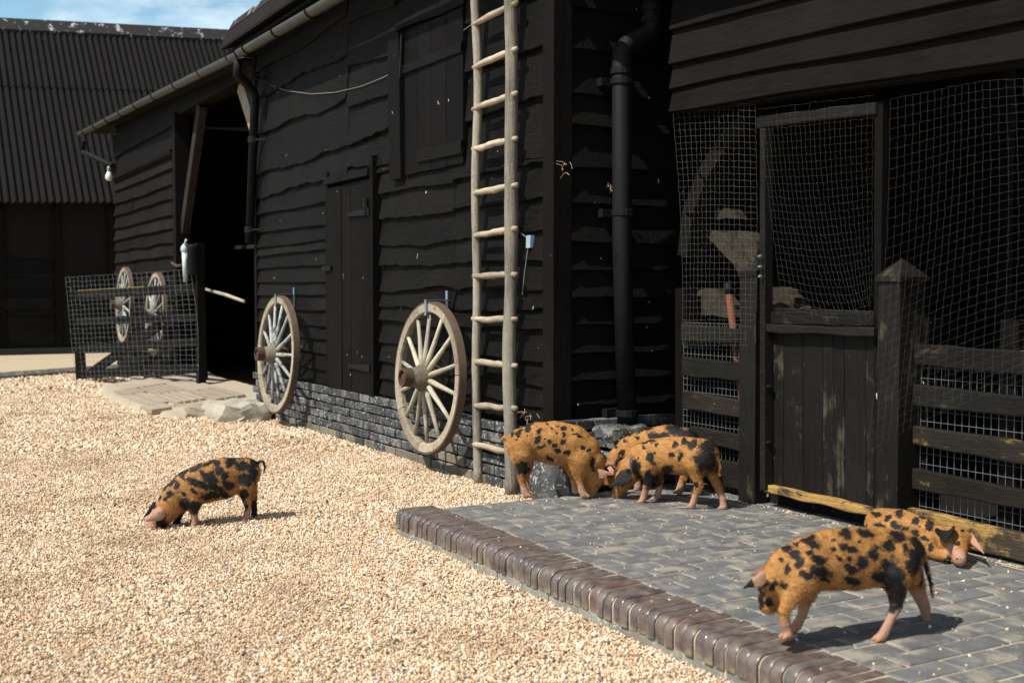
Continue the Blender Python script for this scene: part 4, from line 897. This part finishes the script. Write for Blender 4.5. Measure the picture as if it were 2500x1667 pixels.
wiregrid('wire_mesh', yg, cr, 0, 26, 22, .0015, M['wire'], .004, lambda u, w: (0.08 * math.sin(2.6 * w) * u ** 6, .03 * math.sin(3 * w) * u ** 5, 0), 4)
# hand pump
pc = onY(452, 640, 3.55); hp_ = thing('hand_pump', 'pale blue hand pump standing by the cart bay post', 'pump', (pc[0], pc[1], 0))
m = MB(); zt = onY(455, 612, 3.55)[2]; m.tube([(pc[0], pc[1], 1.45), (pc[0], pc[1], zt)], [.026, .042], 12); m.build('standpipe', M['paleblue'], hp_, True)
m = MB(); m.lathe([(-.02, .04), (0, .055), (.05, .05), (.09, .02)], (pc[0], pc[1], zt), (0, 0, 1), 12); m.tube([(pc[0], pc[1], zt + .06), (pc[0] + .15, pc[1] - .02, zt + .13)], .016, 6); m.build('pump_head', M['paleblue'], hp_, True)
m = MB(); bq = onY(472, 632, 3.62); m.lathe([(-.2, .065), (-.18, .075), (.13, .075), (.16, .09), (.18, .05)], bq, (0, 0, 1), 16); m.build('barrel', M['pipe'], hp_, True)
m = MB(); m.beam((bq[0], bq[1] + .08, 0.05), (bq[0], bq[1] + .08, bq[2] + .2), .12, .10); m.build('pump_post', M['tar_v'], hp_)
m = MB(); m.tube([onY(420, 642, 3.55), onY(432, 650, 3.55), onY(444, 648, 3.55)], .02, 6); m.build('spout', M['rust'], hp_, True)
# cart shaft poking out of the bay, tub on the ground
a = onY(514, 710, 3.9); b = onY(596, 736, 3.62); m = MB(); m.tube([a, a + (b - a) * .5 + np.array([0, 0, .01]), b], [.02, .022, .018], 8); m.tube([a, a + (a - b) * 2.5], .02, 8)
tag(m.build('cart_shaft', M['rung'], None, True), 'pale pole end poking out of the dark cart bay', 'pole')
p = onZ(328, 888, 0.02); tb = thing('tub', 'shallow green-grey tub on the path behind the wire gate', 'tub', (p[0], p[1], 0))
m = MB(); m.lathe([(.0, .22), (.03, .26), (.18, .36), (.20, .37), (.19, .34), (.06, .24)], (p[0], p[1], 0.002), (0, 0, 1), 20); m.build('bowl', M['enamel'], tb, True)
m = MB(); m.lathe([(.05, .05), (.08, .09), (.16, .09), (.2, .04)], (p[0] + .1, p[1] + .05, .08), (0, 0, 1), 10); m.build('scoop', M['blue'], tb, True)

# ================================================================== PIGS
def smin(a, b, k):
    h = np.maximum(k - np.abs(a - b), 0) / k; return np.minimum(a, b) - h * h * k * 0.25
def surface_nets(F, lo, vox):
    nx, ny, nz = F.shape; inside = F < 0
    corners = [(i, j, k) for i in (0, 1) for j in (0, 1) for k in (0, 1)]
    acc = np.zeros((nx - 1, ny - 1, nz - 1), int)
    for (i, j, k) in corners: acc += inside[i:nx - 1 + i, j:ny - 1 + j, k:nz - 1 + k]
    act = (acc > 0) & (acc < 8); idx = -np.ones(act.shape, int); C = np.argwhere(act); idx[act] = np.arange(len(C))
    vals = {c: F[C[:, 0] + c[0], C[:, 1] + c[1], C[:, 2] + c[2]] for c in corners}
    S = np.zeros((len(C), 3)); W = np.zeros(len(C))
    for a in corners:
        for ax in range(3):
            if a[ax]: continue
            b = list(a); b[ax] = 1; b = tuple(b); va, vb = vals[a], vals[b]; cr = (va < 0) != (vb < 0)
            t = np.where(cr, va / np.where(cr, va - vb, 1), 0); p = np.array(a, float)[None, :].repeat(len(C), 0); p[:, ax] += t
            S += p * cr[:, None]; W += cr
    V = (C + S / W[:, None]) * vox + lo
    Q = []
    for ax in range(3):
        o1, o2 = [(1, 2), (2, 0), (0, 1)][ax]
        sl = [slice(None)] * 3; sl2 = [slice(None)] * 3; sl[ax] = slice(0, -1); sl2[ax] = slice(1, None)
        A_, B_ = inside[tuple(sl)], inside[tuple(sl2)]; E = np.argwhere(A_ != B_)
        E = E[(E[:, o1] > 0) & (E[:, o2] > 0) & (E[:, o1] < F.shape[o1] - 1) & (E[:, o2] < F.shape[o2] - 1)]
        e1 = np.zeros(3, int); e1[o1] = 1; e2 = np.zeros(3, int); e2[o2] = 1
        g = lambda X: idx[X[:, 0], X[:, 1], X[:, 2]]
        q = np.stack([g(E - e1 - e2), g(E - e2), g(E), g(E - e1)], 1); flip = ~A_[E[:, 0], E[:, 1], E[:, 2]]
        q[flip] = q[flip][:, ::-1]; Q.append(q)
    Q = np.concatenate(Q); Q = Q[(Q >= 0).all(1)]
    return V, Q

def make_pig(label, spec):
    ox, oy, s = spec['crop']; p0 = np.array(spec['p0'], float); h = np.array([*spec['head'], 0.0]); h /= np.linalg.norm(h); n = np.array([-h[1], h[0], 0])
    if np.dot(n, -np.array([*p0[:2], 0])) < 0: n = -n         # lateral axis, towards the camera side
    z0 = p0[2]
    def P(x, y, v=0.0):
        d = ray(ox + x / s, oy + y / s); q = p0 + n * v; t = np.dot(q - C0, n) / np.dot(d, n); w = C0 + d * t; r_ = w - p0
        return np.array([np.dot(r_, h), v, w[2] - z0])
    dist = np.linalg.norm(p0 - C0) ; k = dist / FPX / s * 1.01     # metres per crop pixel
    groups = []; legsegs = []                                 # chains of tapered capsules, lateral scale, blend
    def chain(L, v, ls, bl):
        pts = [(P(e[0], e[1], v if len(e) < 4 else e[3]), e[2] * k) for e in L]
        groups.append(([(a, ra, b, rb) for (a, ra), (b, rb) in zip(pts[:-1], pts[1:])], ls, bl)); return pts
    chain(spec['torso'], 0.0, spec.get('fat', 0.78), .03)
    chain(spec['headc'], 0.0, 0.85, .02)
    for L in spec.get('lumps', []): chain([(e[0], e[1], e[2] * .92) for e in L[1]], L[0], .8, .028)
    feet = []
    lowest = 0
    for v, L in spec['legs']:
        nL = len(L); L = [(e[0], e[1], e[2] * (1.0 if i < 1 else {1: .98, 2: .90, 3: .76}.get(nL - i, .88))) for i, e in enumerate(L)]; pts = chain(L, v, 1.0, .026)
        a, ra = pts[-1]
        for sv in (-1, 1):
            t0 = a + np.array([0.004, sv * ra * .48, 0.004]); t1 = a + np.array([.026, sv * ra * .62, -.006])
            groups.append(([(t0, ra * .64, t1, ra * .40)], 1.0, .003))
        legsegs += groups[-3][0]
    if 'tail' in spec: chain(spec['tail'], spec.get('tailv', 0.0), 1.0, .008)
    prims = [q for g in groups for q in g[0]]; allp = np.array([q[0] for q in prims] + [q[2] for q in prims]); rm = max(max(q[1], q[3]) for q in prims)
    vox = spec.get('vox', 0.0045); lo = allp.min(0) - rm - .02; hi = allp.max(0) + rm + .02; lo[2] = max(lo[2], -0.02)
    dims = np.ceil((hi - lo) / vox).astype(int) + 1
    ax_ = [lo[i] + vox * np.arange(dims[i]) for i in range(3)]
    Fd = np.full(dims, 1.0)
    for segs, ls, bl in groups:
        R = max(max(q[1], q[3]) for q in segs) + .05; pp = np.array([q[0] for q in segs] + [q[2] for q in segs]); l = pp.min(0) - R; u = pp.max(0) + R
        i0 = np.maximum(((l - lo) / vox).astype(int), 0); i1 = np.minimum(((u - lo) / vox).astype(int) + 1, dims)
        if (i1 <= i0).any(): continue
        X, Y, Z = np.meshgrid(ax_[0][i0[0]:i1[0]], ax_[1][i0[1]:i1[1]], ax_[2][i0[2]:i1[2]], indexing='ij'); D = None
        for a, ra, b, rb in segs:
            ab = b - a; px, py, pz = X - a[0], (Y - a[1]) / ls, Z - a[2]; ab2 = np.array([ab[0], ab[1] / ls, ab[2]])
            t = np.clip((px * ab2[0] + py * ab2[1] + pz * ab2[2]) / max(1e-9, ab2 @ ab2), 0, 1)
            d = np.sqrt((px - ab2[0] * t) ** 2 + (py - ab2[1] * t) ** 2 + (pz - ab2[2] * t) ** 2) - (ra + (rb - ra) * t)
            D = d if D is None else smin(D, d, .004)
        sl = tuple(slice(i0[i], i1[i]) for i in range(3)); Fd[sl] = smin(Fd[sl], D, bl)
    Zg = ax_[2][None, None, :]; Fd = np.maximum(Fd, -Zg + spec.get('floor', 0.0))     # flat under the hooves
    V, Q = surface_nets(Fd, lo, vox)
    faces = [tuple(q) for q in Q.tolist()]
    nb = len(V); pink = np.zeros(nb)
    ld = np.full(nb, 9.0)
    for a, ra, b, rb in legsegs:
        ab = b - a; t = np.clip(((V - a) @ ab) / max(1e-9, ab @ ab), 0, 1); ld = np.minimum(ld, np.linalg.norm(V - a - t[:, None] * ab, axis=1) - (ra + (rb - ra) * t))
    legz = spec.get('pinkz', .12); pink = np.where(ld < .012, np.clip((legz - V[:, 2]) / .07, 0, .95), 0)
    if spec.get('lying'): pink *= 0
    sn, sr = P(*spec['snout'][:2], spec.get('headv', 0.0)), spec['snout'][2] * k
    pink = np.maximum(pink, np.clip(2.0 - np.linalg.norm(V - sn, axis=1) / sr, 0, 1))
    for e in spec.get('pinks', []): pink = np.maximum(pink, np.clip(1.4 - np.linalg.norm((V - P(e[0], e[1], e[3] if len(e) > 3 else .08)), axis=1) / (e[2] * k), 0, 1))
    def spots_of(Vx):
        sp = np.zeros(len(Vx)) ; W = np.stack([p0[0] + Vx[:, 0] * h[0] + Vx[:, 1] * n[0], p0[1] + Vx[:, 0] * h[1] + Vx[:, 1] * n[1], z0 + Vx[:, 2]], 1)
        q = W - C0; zc = q @ nF; px = (CX + FPX * (q @ nR) / zc - ox) * s; py = (CY - FPX * (q @ nU) / zc - oy) * s
        Wm = np.stack([p0[0] + Vx[:, 0] * h[0] + np.abs(Vx[:, 1]) * n[0], p0[1] + Vx[:, 0] * h[1] + np.abs(Vx[:, 1]) * n[1], z0 + Vx[:, 2]], 1)   # the far side carries like markings
        q = Wm - C0; zc = q @ nF; mx = (CX + FPX * (q @ nR) / zc - ox) * s; my = (CY - FPX * (q @ nU) / zc - oy) * s
        ph = (p0[0] * 7.3) % 6.28; sc = s / 3.9
        wx = lambda a, b: 6 * sc * (np.sin(b / (17 * sc) + ph) + .8 * np.sin(a / (11 * sc) + b / (23 * sc) + 2 * ph) + .5 * np.sin(a / (6 * sc) - b / (7 * sc)))
        px, py = px + wx(px, py), py + wx(py + 300, px); mx, my = mx + wx(mx, my), my + wx(my + 300, mx)      # ragged, uneven outlines
        for e in spec['spots']:
            rx, ry = e[2] * 1.12, e[3] * 1.12; an = e[4] if len(e) > 4 else 0.35; ca, sa = math.cos(an), math.sin(an)
            for X_, Y_, msk in ((px, py, Vx[:, 1] > -.02), (mx, my, Vx[:, 1] <= -.02)):
                dx, dy = X_ - e[0], Y_ - e[1]; u_, w_ = (dx * ca + dy * sa) / rx, (-dx * sa + dy * ca) / ry
                val = np.clip(1.0 - .5 * np.sqrt(u_ * u_ + w_ * w_), 0, 1); sp = np.maximum(sp, np.where(msk, val, 0))
        return sp
    spot = spots_of(V)
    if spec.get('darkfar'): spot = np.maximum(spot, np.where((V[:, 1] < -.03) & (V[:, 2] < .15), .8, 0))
    # ears: cupped leaves joined to the head
    EV = []; EF = []; ES = []; EP = []
    for e in spec['ears']:
        b0, b1, tip = [P(x, y, v) for x, y, v in e['pts']]; nu, nv = 7, 8; mid = (b0 + b1) / 2; ax1 = b1 - b0; ax2 = tip - mid; nrm = np.cross(ax1, ax2); nrm /= np.linalg.norm(nrm)
        cup = e.get('cup', .35) * np.linalg.norm(ax1); th = .0035
        for side in (1, -1):
            base = nb + len(EV)
            for j in range(nv + 1):
                w = j / nv; wid = (1 - w) ** .75 * (1 + .55 * math.sin(math.pi * min(1, w * 1.3))) if w < 1 else 0.0
                for i in range(nu + 1):
                    u = (i / nu - .5); p = mid + ax1 * u * wid + ax2 * w + nrm * (cup * (4 * u * u) * wid * (1 - .3 * w) + e.get('curl', 0) * w * w) + nrm * th * side * (1 - .6 * w)
                    EV.append(p); c_ = e.get('col', 'pink'); ES.append(.95 if c_ == 'black' or (c_ == 'tip' and w > .5) else 0); EP.append(1.0 if c_ in ('pink', 'tip') else .0)
            for j in range(nv):
                for i in range(nu):
                    a = base + j * (nu + 1) + i; f = (a, a + 1, a + nu + 2, a + nu + 1); EF.append(f if side > 0 else f[::-1])
    V = np.concatenate([V, np.array(EV).reshape(-1, 3)]); spot = np.concatenate([spot, ES]); pink = np.concatenate([pink, EP]); faces += EF
    Wd = np.stack([V[:, 0] * h[0] + V[:, 1] * n[0], V[:, 0] * h[1] + V[:, 1] * n[1], V[:, 2]], 1)
    me = bpy.data.meshes.new('pig'); me.from_pydata(Wd.tolist(), [], faces); me.update(); me.shade_smooth()
    for nm, arr in (('spot', spot), ('pink', pink), ('tone', np.full(len(spot), .9))): at = me.attributes.new(nm, 'FLOAT', 'POINT'); at.data.foreach_set('value', arr.astype(np.float32))
    import bmesh
    b = bmesh.new(); b.from_mesh(me); bmesh.ops.recalc_face_normals(b, faces=b.faces); body = [v for v in b.verts if v.index < nb]
    for _ in range(2): bmesh.ops.smooth_vert(b, verts=body, factor=.5, use_axis_x=True, use_axis_y=True, use_axis_z=True)
    b.to_mesh(me); b.free()
    o = add_mesh('pig', me, M['pig'], None, tuple(p0)); tag(o, label, 'pig', 'spotted ginger piglets in the yard')
    # short bristles
    Vn = np.array([v.co for v in me.vertices])[:nb]; Nn = np.array([v.normal for v in me.vertices])[:nb]
    cnt = spec.get('hair', 30000); ii = rng.integers(0, nb, cnt); ok = (pink[ii] < .3); ii = ii[ok]
    hw = -np.array([h[0], h[1], 0]); dirn = Nn[ii] * .24 + hw * .62 + np.array([0, 0, -.42]) + rng.normal(0, .11, (len(ii), 3)); dirn /= np.linalg.norm(dirn, axis=1)[:, None]
    base = Vn[ii] + rng.normal(0, .0015, (len(ii), 3)); side = np.cross(dirn, Nn[ii]); side /= np.linalg.norm(side, axis=1)[:, None] + 1e-9
    Ln = rng.uniform(.005, .0105, len(ii))[:, None]; wd = .0009
    HV = np.stack([base - side * wd, base + side * wd, base + dirn * Ln + Nn[ii] * .0015], 1).reshape(-1, 3)
    hm = bpy.data.meshes.new('hair'); hm.from_pydata(HV.tolist(), [], [(3 * i, 3 * i + 1, 3 * i + 2) for i in range(len(ii))]); hm.update()
    sp3 = np.repeat(spot[ii], 3); pk3 = np.repeat(pink[ii], 3)
    for nm, arr in (('spot', sp3), ('pink', pk3), ('tone', np.repeat(rng.uniform(.6, 1.4, len(ii)), 3))): at = hm.attributes.new(nm, 'FLOAT', 'POINT'); at.data.foreach_set('value', arr.astype(np.float32))
    ho = bpy.data.objects.new('hair', hm); COL.objects.link(ho); hm.materials.append(M['pig']); ho.parent = o; ho['kind'] = 'stuff'
    return o

CA = (300, 1060, 4.704); CB = (1200, 980, 3.92); CC = (1750, 1200, 3.136)
make_pig('heavily spotted piglet rooting alone in the gravel', dict(crop=CA, p0=(-6.58, 1.70, 0.0), head=(0, -1), 
    torso=[(1400, 440, 170), (1150, 500, 226), (950, 550, 222), (770, 615, 200), (615, 715, 165)], headc=[(555, 790, 140), (450, 930, 120), (368, 1055, 70), (338, 1118, 56)],
    lumps=[(.045, [(1400, 520, 125), (1400, 600, 95)]), (.045, [(790, 690, 120), (805, 790, 85)])],
    legs=[(.055, [(1395, 600, 95), (1415, 720, 62), (1440, 850, 44), (1420, 930, 42), (1405, 1000, 40)]), (-.055, [(1450, 600, 90), (1490, 740, 55), (1510, 850, 42), (1505, 920, 40), (1505, 960, 38)]),
          (.055, [(790, 760, 80), (815, 860, 58), (825, 960, 45), (820, 1040, 42), (818, 1085, 42)]), (-.055, [(680, 830, 75), (650, 920, 50), (615, 1010, 42), (595, 1070, 42)])],
    tail=[(1490, 330, 40), (1540, 335, 16), (1575, 305, 14), (1610, 310, 13), (1630, 370, 12), (1620, 430, 10)], snout=(330, 1100, 60), pinks=[(440, 820, 60), (400, 860, 60)],
    ears=[dict(pts=[(400, 810, .035), (485, 900, .085), (250, 1010, .09)], col='pink', curl=-.01), dict(pts=[(390, 800, -.02), (380, 880, -.05), (232, 960, -.06)], col='black')],
    darkfar=True,
    spots=[(1060, 320, 60, 30), (1230, 310, 60, 60), (1380, 370, 95, 60), (1395, 520, 80, 80), (1000, 500, 85, 62), (920, 460, 55, 35), (800, 540, 75, 42), (900, 575, 110, 38), (1060, 610, 120, 40), (1200, 580, 80, 50), (1110, 420, 60, 45, .7),
           (690, 490, 38, 24), (620, 590, 28, 55, 0), (815, 650, 38, 30), (1010, 700, 130, 42, -.2), (530, 690, 34, 62, .5), (490, 745, 30, 26), (425, 725, 22, 30), (835, 840, 75, 70), (720, 800, 75, 60), (1385, 690, 50, 75, 0), (1405, 845, 28, 40, 0),
           (560, 540, 60, 26, -.9), (500, 600, 70, 22, -1.0), (850, 385, 90, 30, -.4), (960, 340, 70, 28, -.4), (1300, 265, 130, 20, 0), (1490, 400, 45, 150, 0), (1560, 330, 60, 40), (1620, 380, 40, 80, 0), (445, 1030, 62, 80, 0), (350, 830, 30, 20), (1170, 480, 50, 45), (700, 430, 90, 22, -.5), (700, 680, 40, 20), (1150, 690, 80, 35)]))
make_pig('mostly plain ginger piglet with small spots feeding beside the ladder', dict(crop=CB, p0=(-5.66, 3.44, PZ), head=(.49, .87), floor=0.0,
    torso=[(300, 410, 158), (430, 378, 176), (600, 395, 205), (760, 425, 200), (860, 490, 180), (930, 580, 150)], headc=[(930, 600, 145), (975, 720, 108), (965, 820, 62), (950, 875, 50)],
    lumps=[(.05, [(300, 430, 125), (300, 520, 100)]), (.05, [(850, 540, 120), (845, 620, 90)])],
    legs=[(.055, [(300, 520, 95), (300, 610, 68), (290, 690, 50), (300, 790, 40), (320, 860, 38), (332, 892, 36)]), (-.055, [(330, 520, 90), (340, 640, 60), (320, 740, 44), (345, 840, 38), (355, 870, 36)]),
          (.055, [(850, 590, 85), (845, 680, 60), (850, 780, 42), (865, 850, 38), (885, 892, 38)]), (-.055, [(745, 580, 75), (780, 690, 52), (800, 790, 40), (805, 850, 38)])],
    tail=[(190, 340, 30), (150, 350, 20), (115, 345, 16), (105, 365, 13)], snout=(950, 900, 30), pinks=[(110, 355, 30), (600, 570, 40)], pinkz=.12,
    ears=[dict(pts=[(1000, 620, .05), (1040, 700, .09), (1140, 680, .06)], col='pink'), dict(pts=[(1020, 600, -.05), (1050, 640, -.09), (1150, 700, -.07)], col='black')],
    spots=[(350, 265, 26, 28), (265, 305, 24, 44, .4), (455, 280, 20, 28), (445, 360, 28, 42), (535, 215, 18, 13), (570, 250, 16, 12), (625, 240, 15, 10), (690, 255, 28, 16), (555, 380, 22, 18), (695, 310, 22, 22), (685, 380, 26, 20), (605, 420, 30, 18), (850, 335, 22, 15),
           (625, 470, 34, 20), (725, 490, 34, 22), (870, 440, 20, 18), (565, 545, 38, 22), (490, 430, 55, 12, -.2), (300, 640, 62, 66, 0), (970, 600, 24, 60, 0), (205, 320, 18, 34), (330, 222, 90, 16, -.2), (800, 310, 20, 12), (925, 470, 16, 14), (630, 305, 16, 12), (340, 320, 10, 10), (235, 360, 12, 16), (770, 270, 18, 10), (500, 360, 10, 10)]))
make_pig('piglet with large black back patches feeding behind the others', dict(crop=CB, p0=(-5.50, 4.12, PZ), head=(-.93, -.37),
    torso=[(1840, 425, 165), (1700, 410, 185), (1500, 430, 170), (1340, 480, 150), (1240, 560, 128)], headc=[(1230, 570, 125), (1160, 680, 95), (1130, 800, 55), (1120, 850, 46)],
    lumps=[(.05, [(1840, 470, 120), (1835, 560, 95)])],
    legs=[(.055, [(1850, 560, 90), (1855, 680, 52), (1820, 790, 40), (1795, 860, 36)]), (-.055, [(1900, 560, 85), (1960, 690, 50), (1980, 790, 40), (1970, 850, 36)]),
          (.055, [(1380, 600, 75), (1390, 720, 48), (1400, 810, 38), (1395, 860, 36)]), (-.055, [(1330, 600, 75), (1320, 720, 46), (1310, 800, 38), (1300, 845, 36)])],
    snout=(1120, 850, 55), pinks=[(1090, 580, 50), (1130, 590, 40)], tail=[(1960, 380, 25), (2010, 420, 12), (2020, 500, 11)],
    ears=[dict(pts=[(1130, 590, .04), (1160, 650, .085), (1050, 700, .09)], col='pink'), dict(pts=[(1120, 580, -.04), (1110, 630, -.08), (1060, 640, -.07)], col='black')],
    spots=[(1760, 275, 100, 50), (1560, 335, 70, 42), (1650, 345, 60, 50), (1850, 330, 60, 62), (1930, 310, 70, 60), (1390, 345, 22, 16), (1280, 375, 24, 15), (1250, 490, 26, 26), (1230, 590, 42, 66, 0), (1190, 430, 12, 16), (1350, 300, 70, 18, -.3), (1470, 262, 80, 18, -.2), (1140, 640, 50, 30)]))
make_pig('piglet with a black rump and black drooping ear nosing the bricks', dict(crop=CB, p0=(-5.10, 3.93, PZ), head=(-.917, -.40),
    torso=[(2020, 520, 160), (1860, 520, 178), (1700, 515, 172), (1550, 508, 150), (1440, 555, 145)], headc=[(1430, 560, 140), (1340, 640, 118), (1265, 750, 92), (1215, 850, 60), (1200, 880, 52)],
    lumps=[(.05, [(1990, 540, 125), (1960, 620, 95)]), (.05, [(1480, 590, 105), (1490, 660, 80)])],
    legs=[(.055, [(1950, 610, 95), (1960, 710, 62), (1985, 790, 46), (1955, 890, 38), (1930, 970, 36), (1918, 1003, 34)]), (-.055, [(2080, 600, 85), (2125, 720, 55), (2175, 830, 44), (2210, 930, 38), (2222, 1000, 36), (2222, 1015, 34)]),
          (.055, [(1490, 650, 80), (1500, 740, 56), (1475, 850, 40), (1455, 920, 36), (1440, 960, 35)]), (-.055, [(1590, 620, 80), (1605, 740, 52), (1605, 830, 40), (1590, 900, 36), (1575, 925, 35)])],
    snout=(1185, 905, 30), pinks=[(1290, 600, 55), (1320, 560, 40)], pinkz=.115, tail=[(2150, 520, 30), (2180, 600, 12), (2175, 700, 10)],
    ears=[dict(pts=[(1235, 620, .03), (1300, 690, .085), (1108, 815, .10)], col='black', curl=.015, cup=.45), dict(pts=[(1270, 590, -.04), (1250, 630, -.08), (1160, 690, -.08)], col='pink')],
    spots=[(2050, 560, 105, 115, 0), (2070, 430, 80, 60), (1930, 410, 40, 52), (1840, 385, 25, 36), (1755, 410, 25, 36, .4), (1805, 525, 22, 48, .1), (1720, 515, 34, 18, .5), (1520, 540, 34, 60, -.4), (1385, 640, 42, 100, -.3), (1500, 745, 58, 82, 0), (1685, 650, 52, 46), (1465, 435, 22, 15), (1575, 410, 18, 18),
           (1410, 545, 13, 13), (1560, 490, 13, 13), (1240, 755, 48, 42), (1310, 670, 36, 26), (1960, 800, 18, 38), (1480, 388, 95, 10, -.2), (1525, 405, 12, 10), (1890, 400, 20, 26), (1120, 860, 40, 20)]))
make_pig('piglet asleep on its belly against the chewed bottom board', dict(crop=CC, p0=(-3.80, 4.19, PZ), head=(1, 0), lying=True, floor=0.0,
    torso=[(1270, 262, 128), (1420, 280, 132), (1580, 330, 122), (1700, 385, 104)], headc=[(1720, 385, 100, .0), (1825, 372, 92, .02), (1842, 446, 66, .07), (1858, 512, 46, .11)],
    lumps=[(.06, [(1260, 290, 100), (1330, 330, 90)]), (.07, [(1620, 370, 80), (1640, 430, 62)]), (-.02, [(1830, 362, 84), (1890, 368, 70)])],
    legs=[(.10, [(1600, 400, 60), (1640, 450, 48), (1690, 470, 40), (1730, 480, 34)]), (.09, [(1250, 330, 80), (1330, 390, 60), (1430, 400, 42), (1490, 410, 36)])],
    tail=[(1180, 190, 24), (1160, 230, 12), (1165, 270, 10)], snout=(1855, 515, 44), headv=.13, pinks=[(1800, 450, 55, .1)],
    ears=[dict(pts=[(1700, 310, .07), (1830, 290, .05), (1750, 395, .17)], col='black', cup=.25), dict(pts=[(1890, 310, -.03), (1920, 400, -.02), (2050, 475, .03)], col='pink')],
    spots=[(1220, 170, 36, 20), (1250, 260, 42, 20), (1400, 170, 32, 32), (1370, 260, 42, 30), (1530, 230, 30, 30), (1590, 190, 44, 20), (1630, 255, 30, 38), (1520, 315, 36, 25), (1440, 290, 30, 25), (1710, 200, 66, 20), (1790, 230, 40, 22), (1640, 415, 18, 34), (1590, 360, 32, 14), (1850, 400, 20, 14), (1150, 260, 14, 20), (1835, 512, 8, 9, 0), (1865, 516, 8, 9, 0), (1310, 200, 26, 24), (1880, 300, 12, 10)]))
make_pig('large spotted piglet walking across the front of the brick platform', dict(crop=CC, p0=(-2.84, 2.93, PZ), head=(-.12, -1), vox=.0042, hair=45000,
    torso=[(1410, 480, 168), (1250, 495, 205), (1050, 508, 216), (860, 515, 208), (690, 545, 185), (560, 600, 160)], headc=[(540, 610, 155), (440, 705, 122), (408, 805, 86), (390, 866, 64)],
    lumps=[(.055, [(1400, 520, 135), (1365, 640, 100)]), (.05, [(680, 600, 130), (640, 700, 92)])],
    legs=[(.06, [(1365, 620, 105), (1370, 760, 70), (1375, 870, 50), (1325, 985, 40), (1280, 1080, 38), (1255, 1118, 36)]), (-.06, [(1460, 600, 100), (1535, 750, 66), (1590, 880, 48), (1610, 980, 40), (1605, 1040, 38), (1598, 1060, 36)]),
          (.06, [(640, 690, 88), (570, 800, 62), (505, 910, 46), (525, 1010, 40), (548, 1095, 38)]), (-.06, [(700, 700, 88), (675, 830, 58), (655, 940, 42), (615, 1020, 38), (590, 1045, 36)])],
    tail=[(1545, 440, 40), (1585, 520, 18), (1615, 620, 15), (1640, 720, 13), (1648, 800, 10)], snout=(372, 905, 22), pinks=[(350, 590, 50), (720, 700, 26)], pinkz=.15,
    ears=[dict(pts=[(345, 580, .03), (385, 640, .07), (200, 718, .08)], col='tip', curl=.012, cup=.5), dict(pts=[(420, 600, -.03), (400, 660, -.06), (250, 640, -.07)], col='pink')],
    spots=[(990, 325, 46, 42), (1130, 320, 62, 32), (745, 405, 42, 36), (710, 465, 30, 22), (890, 370, 18, 14), (885, 440, 24, 16), (975, 425, 40, 30), (1030, 445, 34, 28), (1090, 380, 14, 14), (1215, 430, 26, 22), (1310, 410, 48, 46), (1380, 345, 62, 42), (770, 520, 60, 34), (600, 480, 36, 62, -.8), (530, 430, 42, 30), (625, 555, 36, 26),
           (490, 520, 16, 18), (540, 585, 26, 38), (935, 510, 20, 20), (1015, 510, 20, 20), (1110, 540, 46, 52), (1030, 590, 50, 38), (790, 610, 82, 40), (690, 640, 62, 28), (820, 665, 40, 26), (1030, 680, 62, 30), (1190, 480, 42, 40), (1345, 640, 85, 130, -.15), (1385, 790, 75, 95, 0), (1290, 560, 40, 50), (1255, 650, 62, 46), (1505, 520, 55, 110, .2), (1540, 420, 44, 90, -.5),
           (430, 715, 20, 46), (510, 710, 38, 24), (370, 705, 22, 26), (610, 400, 20, 16), (700, 360, 62, 20, -.3), (1600, 580, 24, 60, 0), (1630, 690, 20, 70, 0), (340, 790, 22, 110, 0), (400, 850, 30, 40), (1440, 430, 26, 30), (1350, 900, 22, 40)]))
